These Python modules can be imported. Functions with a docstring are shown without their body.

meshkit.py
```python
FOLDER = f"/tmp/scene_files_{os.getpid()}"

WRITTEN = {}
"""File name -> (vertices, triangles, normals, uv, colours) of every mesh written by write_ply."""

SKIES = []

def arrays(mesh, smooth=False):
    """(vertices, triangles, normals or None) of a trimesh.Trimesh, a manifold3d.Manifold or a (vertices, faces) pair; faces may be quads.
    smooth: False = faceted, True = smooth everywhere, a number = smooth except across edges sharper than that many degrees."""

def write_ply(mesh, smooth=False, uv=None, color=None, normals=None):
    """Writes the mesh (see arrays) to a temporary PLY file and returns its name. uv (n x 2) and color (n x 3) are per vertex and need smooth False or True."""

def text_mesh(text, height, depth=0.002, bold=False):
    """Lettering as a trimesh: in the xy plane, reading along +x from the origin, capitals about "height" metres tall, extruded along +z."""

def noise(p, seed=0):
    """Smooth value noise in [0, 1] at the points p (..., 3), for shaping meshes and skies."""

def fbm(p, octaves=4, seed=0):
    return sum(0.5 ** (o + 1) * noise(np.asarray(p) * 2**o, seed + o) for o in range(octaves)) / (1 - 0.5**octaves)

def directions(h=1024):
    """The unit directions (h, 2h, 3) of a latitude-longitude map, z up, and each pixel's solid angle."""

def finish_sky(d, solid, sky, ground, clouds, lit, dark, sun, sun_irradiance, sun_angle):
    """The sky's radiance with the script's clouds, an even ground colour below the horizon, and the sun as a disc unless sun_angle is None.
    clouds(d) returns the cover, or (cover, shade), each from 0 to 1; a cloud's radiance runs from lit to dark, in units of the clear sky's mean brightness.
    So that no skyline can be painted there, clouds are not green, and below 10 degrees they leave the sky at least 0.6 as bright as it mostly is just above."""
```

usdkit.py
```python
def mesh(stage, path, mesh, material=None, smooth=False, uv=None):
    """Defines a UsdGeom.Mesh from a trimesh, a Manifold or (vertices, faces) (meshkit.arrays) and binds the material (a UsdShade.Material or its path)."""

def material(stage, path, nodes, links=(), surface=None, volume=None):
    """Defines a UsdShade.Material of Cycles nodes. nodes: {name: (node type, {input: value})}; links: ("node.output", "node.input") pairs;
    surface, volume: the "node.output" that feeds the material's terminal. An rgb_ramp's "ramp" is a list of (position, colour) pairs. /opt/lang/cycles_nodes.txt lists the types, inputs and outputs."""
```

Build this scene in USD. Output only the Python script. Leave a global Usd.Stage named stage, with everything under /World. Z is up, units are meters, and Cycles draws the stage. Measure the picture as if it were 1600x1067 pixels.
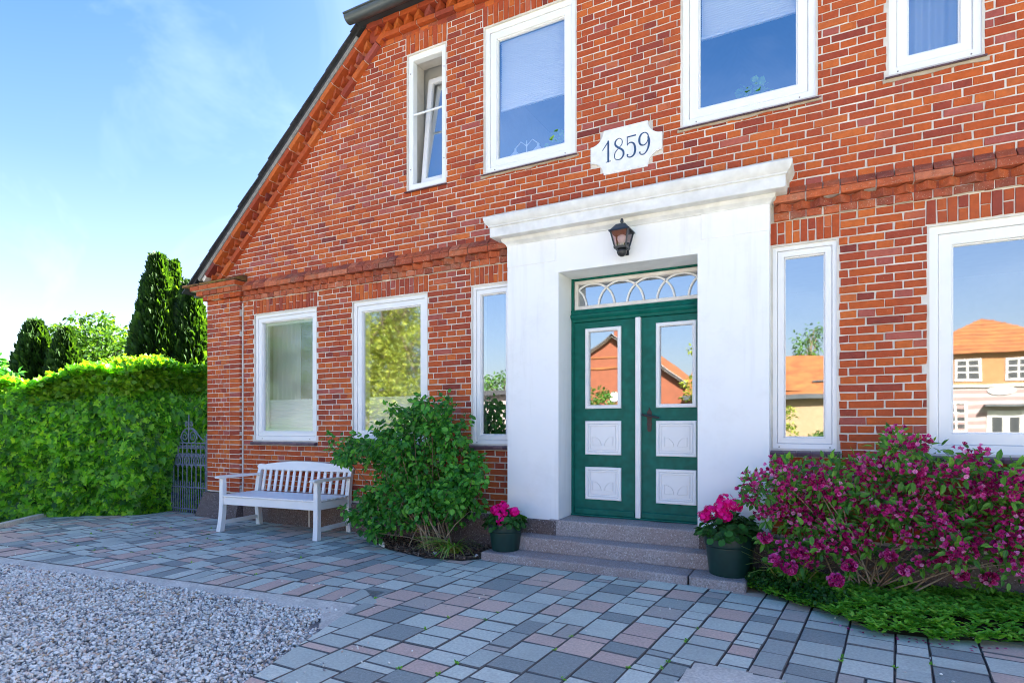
import math, random
import numpy as np
import trimesh, usdkit, meshkit
from shapely.geometry import Polygon, Point, box as sbox, LineString
from shapely.ops import unary_union
from pxr import Usd, UsdGeom, UsdLux, UsdShade, Gf, Sdf, Vt

random.seed(7)
R = np.random.default_rng(7)
stage = Usd.Stage.CreateInMemory()
UsdGeom.SetStageUpAxis(stage, 'Z'); UsdGeom.SetStageMetersPerUnit(stage, 1.0)
UsdGeom.Xform.Define(stage, '/World'); UsdGeom.Scope.Define(stage, '/World/Looks')

# ------------------------------------------------------------------ camera, sky, sun, exposure
YAW = 28.3; CAM = (0.0, -5.53, 1.30)
EXPOSURE = 3.18
SUN_AZ = math.atan2(0.50, 0.85); SUN_EL = math.radians(40)
SUN_I = 1.25; SKY_S = 0.05
cam = UsdGeom.Camera.Define(stage, '/World/camera')
a_ = math.radians(YAW); ca, sa = math.cos(a_), math.sin(a_)
m = Gf.Matrix4d(1)
rgt, up_, back = (ca, sa, 0), (0, 0, 1), (sa, -ca, 0)
for i, v in enumerate((rgt, up_, back, CAM)):
    m.SetRow(i, Gf.Vec4d(*v, 1.0 if i == 3 else 0.0))
cam.AddTransformOp().Set(m)
cam.CreateHorizontalApertureAttr(36.0); cam.CreateVerticalApertureAttr(36.0 * 682 / 1024)
cam.CreateFocalLengthAttr(36.0 * 925 / 1600)
cam.CreateVerticalApertureOffsetAttr(132.0 / 1600 * 36)
cam.CreateClippingRangeAttr(Gf.Vec2f(0.05, 3000))
cam.CreateExposureAttr(EXPOSURE)

usdkit.material(stage, '/World/Looks/sky_air', {
    's': ('sky_texture', {'sky_type': 'single_scattering', 'sun_disc': False, 'sun_elevation': SUN_EL, 'sun_rotation': SUN_AZ,
                          'air_density': 0.9, 'aerosol_density': 3.2, 'ozone_density': 1.0}),
    'tc': ('texture_coordinate', {}), 'mp': ('mapping', {'scale': (0.8, 3.2, 3.0), 'rotation': (0.5, 0.2, 0.7)}),
    'n': ('noise_texture', {'scale': 1.6, 'detail': 6.0, 'roughness': 0.6, 'distortion': 0.5}),
    'r': ('rgb_ramp', {'ramp': [(0.0, (0, 0, 0)), (0.50, (0.0, 0.0, 0.0)), (0.70, (0.04, 0.04, 0.04)), (1.0, (0.06, 0.06, 0.06))]}),
    'k': ('hsv', {'hue': 0.506, 'saturation': 1.46, 'value': 1.0, 'fac': 1.0}),
    'w': ('mix_color', {'b': (14.0, 14.6, 15.4), 'use_clamp_result': False}),
    'hz': ('separate_xyz', {}), 'hr': ('rgb_ramp', {'ramp': [(0.0, (.60, .60, .60)), (0.15, (.36, .36, .36)), (0.35, (.12, .12, .12)), (0.55, (.01, .01, .01)), (1.0, (.0, .0, .0))]}),
    'hm': ('mix_color', {'b': (3.5, 3.62, 3.70), 'use_clamp_result': False}),
    'b': ('background_shader', {'strength': SKY_S})},
    [('tc.generated', 'mp.vector'), ('mp.vector', 'n.vector'), ('n.fac', 'r.fac'), ('r.color', 'w.fac'),
     ('s.color', 'k.color'), ('k.color', 'w.a'), ('tc.generated', 'hz.vector'), ('hz.z', 'hr.fac'), ('hr.color', 'hm.fac'), ('w.result', 'hm.a'), ('hm.result', 'b.color')], surface='b.background')
dome = UsdLux.DomeLight.Define(stage, '/World/sky')
UsdShade.MaterialBindingAPI.Apply(dome.GetPrim()).Bind(UsdShade.Material.Get(stage, '/World/Looks/sky_air'))
sun = UsdLux.DistantLight.Define(stage, '/World/sun')
sun.CreateIntensityAttr(SUN_I); sun.CreateAngleAttr(0.5); sun.CreateColorAttr(Gf.Vec3f(1.0, 0.93, 0.82)); sun.CreateNormalizeAttr(True)
sd = np.array([math.sin(SUN_AZ) * math.cos(SUN_EL), math.cos(SUN_AZ) * math.cos(SUN_EL), math.sin(SUN_EL)])
zx = np.cross((0, 0, 1), sd); zx /= np.linalg.norm(zx); zy = np.cross(sd, zx)
m = Gf.Matrix4d(1)
for i, v in enumerate((zx, zy, sd)):
    m.SetRow(i, Gf.Vec4d(*map(float, v), 0.0))
sun.AddTransformOp().Set(m)

# ------------------------------------------------------------------ helpers: prims
used = {}
def numbered(parent, name):
    k = used.get((parent, name), 0); used[(parent, name)] = k + 1
    return f'{parent}/{name}' if k == 0 else f'{parent}/{name}_{k:03d}'
LOC = {}
def meta(p, label=None, cat=None, group=None, kind=None):
    for k, v in (('label', label), ('category', cat), ('group', group), ('kind', kind)):
        if v: p.SetCustomDataByKey(k, v)
    return p
def thing(name, label, cat, loc=(0, 0, 0), group=None, kind=None):
    path = numbered('/World', name)
    x = UsdGeom.Xform.Define(stage, path); x.AddTranslateOp().Set(Gf.Vec3d(*loc)); LOC[path] = np.array(loc, float)
    meta(x.GetPrim(), label, cat, group, kind); return path
from scipy.sparse import coo_matrix
from scipy.sparse.csgraph import connected_components
TONED = set(); TR = np.random.default_rng(99)
def tone(p, v, f, smooth, value=None):
    """A random number for each loose piece of the mesh, for its material to vary by."""
    n = len(p.GetPointsAttr().Get())
    if value is not None or (smooth is not False and smooth is not True): t = np.full(n, TR.random() if value is None else value)
    else:
        k, lab = connected_components(coo_matrix((np.ones(len(f) * 2), (np.r_[f[:, 0], f[:, 1]], np.r_[f[:, 1], f[:, 2]])), shape=(n, n)), directed=False); t = TR.random(k)[lab]
    UsdGeom.PrimvarsAPI(p).CreatePrimvar('tone', Sdf.ValueTypeNames.FloatArray, 'vertex').Set(Vt.FloatArray.FromNumpy(t.astype(np.float32)))
def part(parent, name, mesh, mat, smooth=False, label=None, kind=None):
    path = numbered(parent, name)
    top = '/'.join(path.split('/')[:3]); off = LOC.get(top, np.zeros(3))
    if isinstance(mesh, trimesh.Trimesh): mesh = (mesh.vertices, mesh.faces)
    v, f = np.asarray(mesh[0], float) - off, np.asarray(mesh[1], int)
    u, inv = np.unique(f, return_inverse=True)
    if len(u) < len(v): v, f = v[u], inv.reshape(f.shape)
    p = usdkit.mesh(stage, path, (v, f), MAT[mat], smooth=smooth)
    if mat in TONED: tone(p, v, f, smooth)
    meta(p.GetPrim(), label, None, None, kind); return path
def solo(name, mesh, mat, label=None, cat=None, group=None, kind=None, smooth=False):
    path = part('/World', name, mesh, mat, smooth)
    meta(stage.GetPrimAtPath(path), label, cat, group, kind); return path

# ------------------------------------------------------------------ helpers: meshes (all return (V, F))
def cat(ms):
    vs, fs, o = [], [], 0
    for v, f in ms:
        v, f = np.asarray(v, float), np.asarray(f, int)
        if f.shape[1] == 4: f = np.vstack([f[:, [0, 1, 2]], f[:, [0, 2, 3]]])
        vs.append(v); fs.append(f + o); o += len(v)
    return np.vstack(vs), np.vstack(fs)
def box(x0, x1, y0, y1, z0, z1, bev=0.0):
    if bev <= 0:
        m = trimesh.creation.box(extents=(x1 - x0, y1 - y0, z1 - z0)); m.apply_translation(((x0 + x1) / 2, (y0 + y1) / 2, (z0 + z1) / 2))
        return np.array(m.vertices), np.array(m.faces)
    P = []
    for sx in (0, 1):
        for sy in (0, 1):
            for sz in (0, 1):
                c = np.array([(x0, x1)[sx], (y0, y1)[sy], (z0, z1)[sz]]); d = np.array([1 - 2 * sx, 1 - 2 * sy, 1 - 2 * sz]) * bev
                P += [c + d * (0, 1, 1), c + d * (1, 0, 1), c + d * (1, 1, 0)]
    h = trimesh.convex.convex_hull(np.array(P)); return np.array(h.vertices), np.array(h.faces)
def rotz(m, ang, c=(0, 0, 0)):
    v = np.asarray(m[0]) - c; k, s = math.cos(ang), math.sin(ang)
    return np.c_[v[:, 0] * k - v[:, 1] * s, v[:, 0] * s + v[:, 1] * k, v[:, 2]] + c, m[1]
def xform(m, M): return np.asarray(m[0]) @ np.asarray(M)[:3, :3].T + np.asarray(M)[:3, 3], m[1]
def shift(m, d): return np.asarray(m[0]) + np.asarray(d), m[1]
def fprism(poly, yf, yb, bev=0.0):
    """Convex polygon in (x, z), counter-clockwise seen from -y, with a bevelled front."""
    p = np.asarray(poly, float); n = len(p)
    if bev > 0:
        q = np.roll(p, -1, 0) - p; L = np.linalg.norm(q, axis=1, keepdims=True); nrm = np.c_[-q[:, 1], q[:, 0]] / L
        pin = []
        for i in range(n):
            a, b = nrm[i - 1], nrm[i]; k = a + b; d = 1 + a @ b
            pin.append(p[i] + k / max(d, 0.35) * bev)
        pin = np.array(pin)
        V = np.vstack([np.c_[pin[:, 0], np.full(n, yf), pin[:, 1]], np.c_[p[:, 0], np.full(n, yf + bev), p[:, 1]], np.c_[p[:, 0], np.full(n, yb), p[:, 1]]]); rings = 3
    else:
        V = np.vstack([np.c_[p[:, 0], np.full(n, yf), p[:, 1]], np.c_[p[:, 0], np.full(n, yb), p[:, 1]]]); rings = 2
    F = [(0, i, i + 1) for i in range(1, n - 1)]
    for r in range(rings - 1):
        for i in range(n):
            j = (i + 1) % n; a, b, c, d = r * n + i, r * n + j, (r + 1) * n + j, (r + 1) * n + i
            F += [(a, d, c), (a, c, b)]
    return V, np.array(F)
def ring(x0, x1, z0, z1, w, yf, yb, bev=0.004, wb=None):
    wb = w if wb is None else wb
    def L(o, y, i=0.0): return [(x0 + o + i * w, y, z0 + o + i * wb), (x1 - o - i * w, y, z0 + o + i * wb), (x1 - o - i * w, y, z1 - o - i * w), (x0 + o + i * w, y, z1 - o - i * w)]
    loops = [L(0, yb), L(0, yf + bev), L(bev, yf), L(-bev, yf, 1), L(0, yf + bev, 1), L(0, yb, 1)]
    V = np.array([p for l in loops for p in l]); F = []
    for r in range(5):
        for i in range(4):
            j = (i + 1) % 4; a, b, c, d = r * 4 + i, r * 4 + j, (r + 1) * 4 + j, (r + 1) * 4 + i
            F += [(a, b, c), (a, c, d)]
    return V, np.array(F)
def quad_y(x0, x1, z0, z1, y): return np.array([(x0, y, z0), (x1, y, z0), (x1, y, z1), (x0, y, z1)], float), np.array([(0, 1, 2), (0, 2, 3)])
def rect(x0, x1, z0, z1): return sbox(x0, z0, x1, z1)
def sheet(poly, z):
    p = poly if isinstance(poly, Polygon) else Polygon(poly)
    v, f = trimesh.creation.triangulate_polygon(p, engine='earcut'); f = np.asarray(f); v = np.asarray(v)
    a = v[f]; s = np.cross(a[:, 1] - a[:, 0], a[:, 2] - a[:, 0]); f[s < 0] = f[s < 0][:, ::-1]
    return np.c_[v, np.full(len(v), z)], f
def ext_y(poly, y0, y1):
    """Shapely polygon in (x, z) extruded from y0 (front) to y1."""
    mm = trimesh.creation.extrude_polygon(poly, y1 - y0, engine='earcut'); v = np.array(mm.vertices)
    return np.c_[v[:, 0], y1 - v[:, 2], v[:, 1]], np.array(mm.faces)
def ext_z(poly, z0, z1):
    mm = trimesh.creation.extrude_polygon(poly, z1 - z0, engine='earcut'); v = np.array(mm.vertices); v[:, 2] += z0
    return v, np.array(mm.faces)
def tube(pts, rad, n=6, closed_ends=True):
    pts = np.asarray(pts, float); k = len(pts); rad = np.broadcast_to(np.asarray(rad, float), (k,))
    T = np.gradient(pts, axis=0); T /= np.maximum(np.linalg.norm(T, axis=1, keepdims=True), 1e-9)
    ref = np.array([0, 0, 1.0]) if abs(T[:, 2]).mean() < 0.8 else np.array([1.0, 0, 0])
    U = np.cross(T, ref); U /= np.maximum(np.linalg.norm(U, axis=1, keepdims=True), 1e-9); W = np.cross(T, U)
    an = np.arange(n) * 2 * np.pi / n
    V = (pts[:, None] + rad[:, None, None] * (np.cos(an)[None, :, None] * U[:, None] + np.sin(an)[None, :, None] * W[:, None])).reshape(-1, 3); F = []
    for r in range(k - 1):
        for i in range(n):
            j = (i + 1) % n; a, b, c, d = r * n + i, r * n + j, (r + 1) * n + j, (r + 1) * n + i
            F += [(a, b, c), (a, c, d)]
    if closed_ends:
        V = np.vstack([V, pts[0], pts[-1]])
        for i in range(n):
            j = (i + 1) % n; F += [(k * n, j, i), (k * n + 1, (k - 1) * n + i, (k - 1) * n + j)]
    return V, np.array(F)
def lathe(prof, c, n=32):
    """prof: (radius, z) from bottom to top."""
    prof = np.asarray(prof, float); an = np.arange(n) * 2 * np.pi / n; k = len(prof)
    V = np.stack([prof[:, 0, None] * np.cos(an), prof[:, 0, None] * np.sin(an), np.repeat(prof[:, 1, None], n, 1)], -1).reshape(-1, 3) + c; F = []
    for r in range(k - 1):
        for i in range(n):
            j = (i + 1) % n; a, b, d, e = r * n + i, r * n + j, (r + 1) * n + j, (r + 1) * n + i
            F += [(a, b, d), (a, d, e)]
    return V, np.array(F)
def ico(c, r, sub=1, jit=0.0, sc=(1, 1, 1), seed=0):
    mm = trimesh.creation.icosphere(subdivisions=sub); v = np.array(mm.vertices)
    if jit: v = v * (1 + jit * (meshkit.noise(v * 2.3 + 7.1, seed)[:, None] - 0.5) * 2)
    return v * np.asarray(sc) * r + c, np.array(mm.faces)

# ------------------------------------------------------------------ materials
MAT = {}
def mat(name, nodes, links, surface):
    MAT[name] = usdkit.material(stage, '/World/Looks/' + name, nodes, links, surface=surface)
def simple(name, lo, hi, rough=0.6, scale=8.0, detail=4.0, bump=0.0, bscale=None, spec=0.5, metallic=0.0, fine=None, coat=0.0):
    nodes = {'g': ('geometry', {}), 'n': ('noise_texture', {'scale': scale, 'detail': detail, 'roughness': 0.6}),
             'r': ('rgb_ramp', {'ramp': [(0.25, lo), (0.75, hi)]}),
             'p': ('principled_bsdf', {'roughness': rough, 'specular_ior_level': spec, 'metallic': metallic, 'coat_weight': coat})}
    links = [('g.position', 'n.vector'), ('n.fac', 'r.fac')]
    out = 'r.color'
    if fine:
        nodes['n2'] = ('noise_texture', {'scale': fine[0], 'detail': 2.0}); nodes['r2'] = ('rgb_ramp', {'ramp': [(0.3, (fine[1],) * 3), (0.7, (fine[2],) * 3)]})
        nodes['mm'] = ('mix_color', {'blend_type': 'multiply', 'fac': 1.0, 'use_clamp_result': False})
        links += [('g.position', 'n2.vector'), ('n2.fac', 'r2.fac'), (out, 'mm.a'), ('r2.color', 'mm.b')]; out = 'mm.result'
    links.append((out, 'p.base_color'))
    if bump:
        nodes['nb'] = ('noise_texture', {'scale': bscale or scale * 6, 'detail': 4.0}); nodes['b'] = ('bump', {'strength': bump, 'distance': 0.004})
        links += [('g.position', 'nb.vector'), ('nb.fac', 'b.height'), ('b.normal', 'p.normal')]
    mat(name, nodes, links, 'p.BSDF')
def varied(name, ramp, rough=0.7, hard=False, nscale=14.0, namp=(0.75, 1.2), zone=None, speck=None, bump=0.35, bscale=90.0, spec=0.3, flank=None):
    """Colour picked per object and per loose piece, with grain on top."""
    TONED.add(name)
    nodes = {'g': ('geometry', {}), 'at': ('attribute', {'attribute': 'tone'}),
             'r': ('rgb_ramp', {'ramp': ramp, 'interpolate': not hard}),
             'n': ('noise_texture', {'scale': nscale, 'detail': 5.0, 'roughness': 0.65}), 'rn': ('rgb_ramp', {'ramp': [(0.25, (namp[0],) * 3), (0.75, (namp[1],) * 3)]}),
             'mm': ('mix_color', {'blend_type': 'multiply', 'fac': 1.0, 'use_clamp_result': False, 'use_clamp': False}),
             'p': ('principled_bsdf', {'roughness': rough, 'specular_ior_level': spec}),
             'nb': ('noise_texture', {'scale': bscale, 'detail': 4.0}), 'b': ('bump', {'strength': bump, 'distance': 0.003})}
    links = [('at.fac', 'r.fac'),
             ('g.position', 'n.vector'), ('n.fac', 'rn.fac'), ('r.color', 'mm.a'), ('rn.color', 'mm.b'), ('g.position', 'nb.vector'), ('nb.fac', 'b.height'), ('b.normal', 'p.normal')]
    out = 'mm.result'
    if zone:
        zs, zc, z0, z1 = zone
        nodes['zn'] = ('noise_texture', {'scale': zs, 'detail': 5.0, 'roughness': 0.65}); nodes['zr'] = ('rgb_ramp', {'ramp': [(z0, (0, 0, 0)), (z1, (1, 1, 1))]}); nodes['zm'] = ('mix_color', {'b': zc})
        nodes['zk'] = ('math', {'math_type': 'multiply', 'value2': 0.6})
        links += [('g.position', 'zn.vector'), ('zn.fac', 'zr.fac'), ('zr.color', 'zk.value1'), ('zk.value', 'zm.fac'), (out, 'zm.a')]; out = 'zm.result'
    if speck:
        ss, sc_, s0, s1 = speck
        nodes['sn'] = ('noise_texture', {'scale': ss, 'detail': 1.0}); nodes['sr'] = ('rgb_ramp', {'ramp': [(s0, (0, 0, 0)), (s1, (1, 1, 1))]}); nodes['sm'] = ('mix_color', {'b': sc_})
        links += [('g.position', 'sn.vector'), ('sn.fac', 'sr.fac'), ('sr.color', 'sm.fac'), (out, 'sm.a')]; out = 'sm.result'
    if flank:   # dirt that sits in the joints: chamfers and sides of the stones
        nodes['fs'] = ('separate_xyz', {}); nodes['fr'] = ('rgb_ramp', {'ramp': [(0.80, (1, 1, 1)), (0.97, (0, 0, 0))]}); nodes['fm'] = ('mix_color', {'b': flank})
        links += [('g.true_normal', 'fs.vector'), ('fs.z', 'fr.fac'), ('fr.color', 'fm.fac'), (out, 'fm.a')]; out = 'fm.result'
    links.append((out, 'p.base_color')); mat(name, nodes, links, 'p.BSDF')
LEAF_GAIN = 1.25
def leafmat(name, ramp, trans, tfac=0.35, rough=0.45, spec=0.4):
    if name[:4] == 'leaf': ramp = [(q, tuple(min(.6, c * LEAF_GAIN) for c in col)) for q, col in ramp]
    TONED.add(name)
    mat(name, {'g': ('attribute', {'attribute': 'tone'}), 'r': ('rgb_ramp', {'ramp': ramp}), 'p': ('principled_bsdf', {'roughness': rough, 'specular_ior_level': spec}),
               't': ('translucent_bsdf', {}), 'h': ('mix_color', {'blend_type': 'multiply', 'fac': 1.0, 'b': trans, 'use_clamp_result': False, 'use_clamp': False}), 'x': ('mix_closure', {'fac': tfac})},
        [('g.fac', 'r.fac'), ('r.color', 'p.base_color'), ('r.color', 'h.a'), ('h.result', 't.color'), ('p.BSDF', 'x.closure1'), ('t.BSDF', 'x.closure2')], 'x.closure')

BRICK = [(0.0, (.18, .034, .026)), (0.03, (.27, .047, .026)), (0.14, (.36, .060, .021)), (0.50, (.41, .074, .018)), (0.78, (.48, .098, .019)), (0.93, (.53, .130, .028)), (0.955, (.38, .095, .068)), (1.0, (.33, .075, .058))]
varied('brick', BRICK, rough=0.75, nscale=22, namp=(0.78, 1.14), zone=(0.9, (.22, .048, .036), 0.50, 0.72), speck=(150, (.50, .27, .18), 0.72, 0.82), bump=0.5)
varied('brick_weathered', [(0, (.24, .058, .036)), (.4, (.38, .082, .034)), (.8, (.46, .105, .036)), (1, (.50, .16, .085))], rough=0.8, nscale=20, namp=(0.6, 1.25), zone=(3.0, (.30, .20, .13), 0.52, 0.75), speck=(120, (.5, .38, .28), 0.66, 0.78), bump=0.6)
varied('brick_mossy', [(0, (.13, .06, .03)), (.6, (.20, .09, .04)), (1, (.25, .12, .04))], rough=0.9, nscale=25, namp=(0.5, 1.3), zone=(5.0, (.20, .17, .03), 0.5, 0.66), bump=0.7)
simple('mortar', (.46, .41, .35), (.78, .75, .70), 0.9, 2.2, 6, bump=0.6, bscale=70)
simple('sill_bed', (.34, .27, .20), (.50, .43, .35), 0.95, 9, 5, bump=0.8, bscale=60)
mat('stucco', {'g': ('geometry', {}), 'mp': ('mapping', {'scale': (7.0, 7.0, 0.55)}), 'n': ('noise_texture', {'scale': 1.0, 'detail': 6.0, 'roughness': 0.65}), 'r': ('rgb_ramp', {'ramp': [(.28, (.745, .74, .73)), (.46, (.815, .815, .81)), (1, (.83, .83, .825))]}),
    'n2': ('noise_texture', {'scale': 3.0, 'detail': 6.0, 'roughness': 0.7}), 'r2': ('rgb_ramp', {'ramp': [(.25, (.93, .925, .915)), (.5, (1, 1, 1))]}), 'm': ('mix_color', {'blend_type': 'multiply', 'fac': 1.0}),
    'nb': ('noise_texture', {'scale': 14.0, 'detail': 6.0, 'roughness': 0.6}), 'b': ('bump', {'strength': 0.30, 'distance': 0.006}), 'p': ('principled_bsdf', {'roughness': 0.8, 'specular_ior_level': 0.3})},
    [('g.position', 'mp.vector'), ('mp.vector', 'n.vector'), ('n.fac', 'r.fac'), ('g.position', 'n2.vector'), ('n2.fac', 'r2.fac'), ('r.color', 'm.a'), ('r2.color', 'm.b'), ('m.result', 'p.base_color'), ('g.position', 'nb.vector'), ('nb.fac', 'b.height'), ('b.normal', 'p.normal')], 'p.BSDF')
simple('cornice_paint', (.60, .59, .57), (.82, .82, .81), 0.7, 3.0, 7, bump=0.3, bscale=35, fine=(11, 0.88, 1.03))
simple('white_frame', (.78, .78, .78), (.82, .82, .82), 0.32, 2.0, 2)
simple('white_wood', (.77, .77, .76), (.82, .82, .82), 0.42, 6.0, 4, bump=0.08, bscale=40)
simple('white_panel', (.80, .805, .81), (.84, .84, .84), 0.45, 9.0, 4, bump=0.1, bscale=50)
simple('green_paint', (.0, .095, .068), (.002, .130, .098), 0.45, 3.5, 5, bump=0.06, bscale=30, spec=0.22, fine=(14, 0.85, 1.12))
simple('fan_wood', (.66, .60, .53), (.78, .76, .73), 0.5, 5.0, 4)
simple('iron', (.010, .010, .012), (.03, .027, .026), 0.45, 30, 3, bump=0.2)
simple('rust_iron', (.025, .016, .014), (.07, .03, .025), 0.6, 40, 3, bump=0.3)
simple('lantern_metal', (.012, .016, .022), (.022, .028, .036), 0.38, 20, 3)
simple('gate_metal', (.10, .125, .17), (.17, .20, .26), 0.5, 12, 4, bump=0.2)
simple('zinc', (.045, .055, .065), (.085, .10, .11), 0.4, 4, 4, metallic=0.3)
simple('slate', (.018, .02, .024), (.05, .052, .06), 0.6, 6, 4, bump=0.3)
simple('grey_mortar', (.17, .165, .16), (.30, .29, .28), 0.95, 20, 6, bump=0.9, bscale=60)
simple('letter_blue', (.02, .055, .13), (.035, .085, .19), 0.6, 20, 3)
simple('plaque_white', (.74, .74, .73), (.81, .81, .80), 0.6, 5, 5, bump=0.15, bscale=25, fine=(20, 0.93, 1.03))
varied('granite', [(0, (.085, .07, .068)), (.5, (.12, .095, .09)), (1, (.15, .11, .10))], rough=0.8, nscale=60, namp=(0.3, 1.8), zone=(2.0, (.16, .10, .075), .42, .7), speck=(75, (.36, .33, .32), .62, .70), bump=0.7, bscale=60)
varied('step_granite', [(0, (.29, .265, .26)), (.5, (.31, .275, .265)), (1, (.33, .285, .275))], rough=0.8, nscale=65, namp=(0.45, 1.6), zone=(2.0, (.27, .19, .165), .42, .7), speck=(80, (.50, .47, .46), .62, .70), bump=0.6, bscale=60)
varied('sill_tile', [(0, (.085, .05, .065)), (1, (.14, .085, .10))], rough=0.3, nscale=20, bump=0.1)
PAV = [(0.0, (.56, .60, .60)), (0.24, (.48, .52, .53)), (0.42, (.60, .63, .63)), (0.56, (.28, .31, .335)), (0.66, (.37, .40, .42)), (0.72, (.60, .43, .41)), (0.85, (.66, .48, .45)), (0.94, (.46, .41, .41)), (1.0, (.46, .41, .41))]
PAV = [(q, (c[0] * .97, c[1], c[2] * .86)) for q, c in PAV]
varied('paver', PAV, rough=0.85, hard=True, nscale=60, namp=(0.74, 1.22), zone=(1.6, (.29, .30, .265), .5, .8), speck=(330, (.60, .61, .56), .66, .76), bump=0.6, bscale=220, flank=(.13, .127, .12))
simple('joint_sand', (.10, .097, .09), (.26, .245, .225), 0.95, 9, 6, bump=0.8, bscale=120, fine=(90, 0.6, 1.3))
simple('cement', (.46, .44, .38), (.70, .67, .58), 0.95, 7, 6, bump=1.0, bscale=45, fine=(60, 0.8, 1.15))
varied('pebble', [(0, (.76, .75, .68)), (.25, (.60, .60, .55)), (.40, (.42, .43, .41)), (.50, (.70, .61, .52)), (.62, (.56, .44, .36)), (.70, (.84, .84, .77)), (.87, (.22, .23, .24)), (.94, (.55, .40, .25)), (.97, (.82, .82, .75))], rough=0.7, hard=True, nscale=40, namp=(0.8, 1.2), bump=0.2)
simple('light_gravel', (.42, .40, .37), (.58, .56, .52), 0.95, 60, 4, bump=1.0, bscale=80)
simple('gravel_base', (.10, .095, .09), (.30, .29, .28), 0.95, 60, 4, bump=1.0, bscale=80)
simple('soil', (.03, .02, .014), (.075, .05, .035), 0.95, 12, 6, bump=1.0, bscale=50)
varied('mulch', [(0, (.06, .036, .025)), (.5, (.13, .085, .06)), (1, (.27, .20, .15))], rough=0.9, nscale=60, bump=0.4)
simple('white_stone', (.6, .6, .58), (.75, .75, .74), 0.7, 20, 4)
simple('lawn', (.035, .07, .012), (.075, .12, .025), 0.9, 3, 6, bump=0.8, bscale=40)
simple('asphalt', (.045, .045, .048), (.07, .07, .072), 0.9, 8, 5, bump=0.6, bscale=150)
simple('pot_green', (.003, .018, .014), (.007, .032, .024), 0.35, 5, 4, fine=(30, 0.8, 1.15))
simple('cable_white', (.7, .7, .7), (.8, .8, .8), 0.5)
simple('room_wall', (.30, .29, .28), (.34, .33, .32), 0.9)
simple('room_floor', (.12, .08, .05), (.16, .11, .07), 0.6)
for gname_, grough_ in (('glass', .018), ('glass_soft', .085), ('glass_mid', .035)):
    mat(gname_, {'g': ('layer_weight', {'blend': 0.5}), 'pw': ('math', {'math_type': 'power', 'value2': 4.0}), 'k': ('math', {'math_type': 'multiply_add', 'value2': 0.5, 'value3': 0.44, 'use_clamp': True}), 't': ('transparent_bsdf', {'color': (.93, .96, .97)}), 'gp': ('geometry', {}), 'gn': ('noise_texture', {'scale': 2.3, 'detail': 1.0}), 'gb': ('bump', {'strength': 0.06, 'distance': 0.010}), 's': ('glossy_bsdf', {'color': (.97, .98, 1.0), 'roughness': grough_}), 'x': ('mix_closure', {})},
    [('gp.position', 'gn.vector'), ('gn.fac', 'gb.height'), ('gb.normal', 's.normal'), ('g.facing', 'pw.value1'), ('pw.value', 'k.value1'), ('k.value', 'x.fac'), ('t.BSDF', 'x.closure1'), ('s.BSDF', 'x.closure2')], 'x.closure')
mat('lamp_glass', {'g': ('math', {'value1': 0.05, 'value2': 0.03}), 't': ('transparent_bsdf', {'color': (.72, .66, .68)}), 's': ('glossy_bsdf', {'roughness': 0.03}), 'x': ('mix_closure', {})},
    [('g.value', 'x.fac'), ('t.BSDF', 'x.closure1'), ('s.BSDF', 'x.closure2')], 'x.closure')
mat('blind', {'p': ('principled_bsdf', {'base_color': (.88, .89, .90), 'roughness': 0.9}), 't': ('translucent_bsdf', {'color': (.8, .82, .84)}), 'x': ('mix_closure', {'fac': 0.12})}, [('p.BSDF', 'x.closure1'), ('t.BSDF', 'x.closure2')], 'x.closure')
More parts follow.
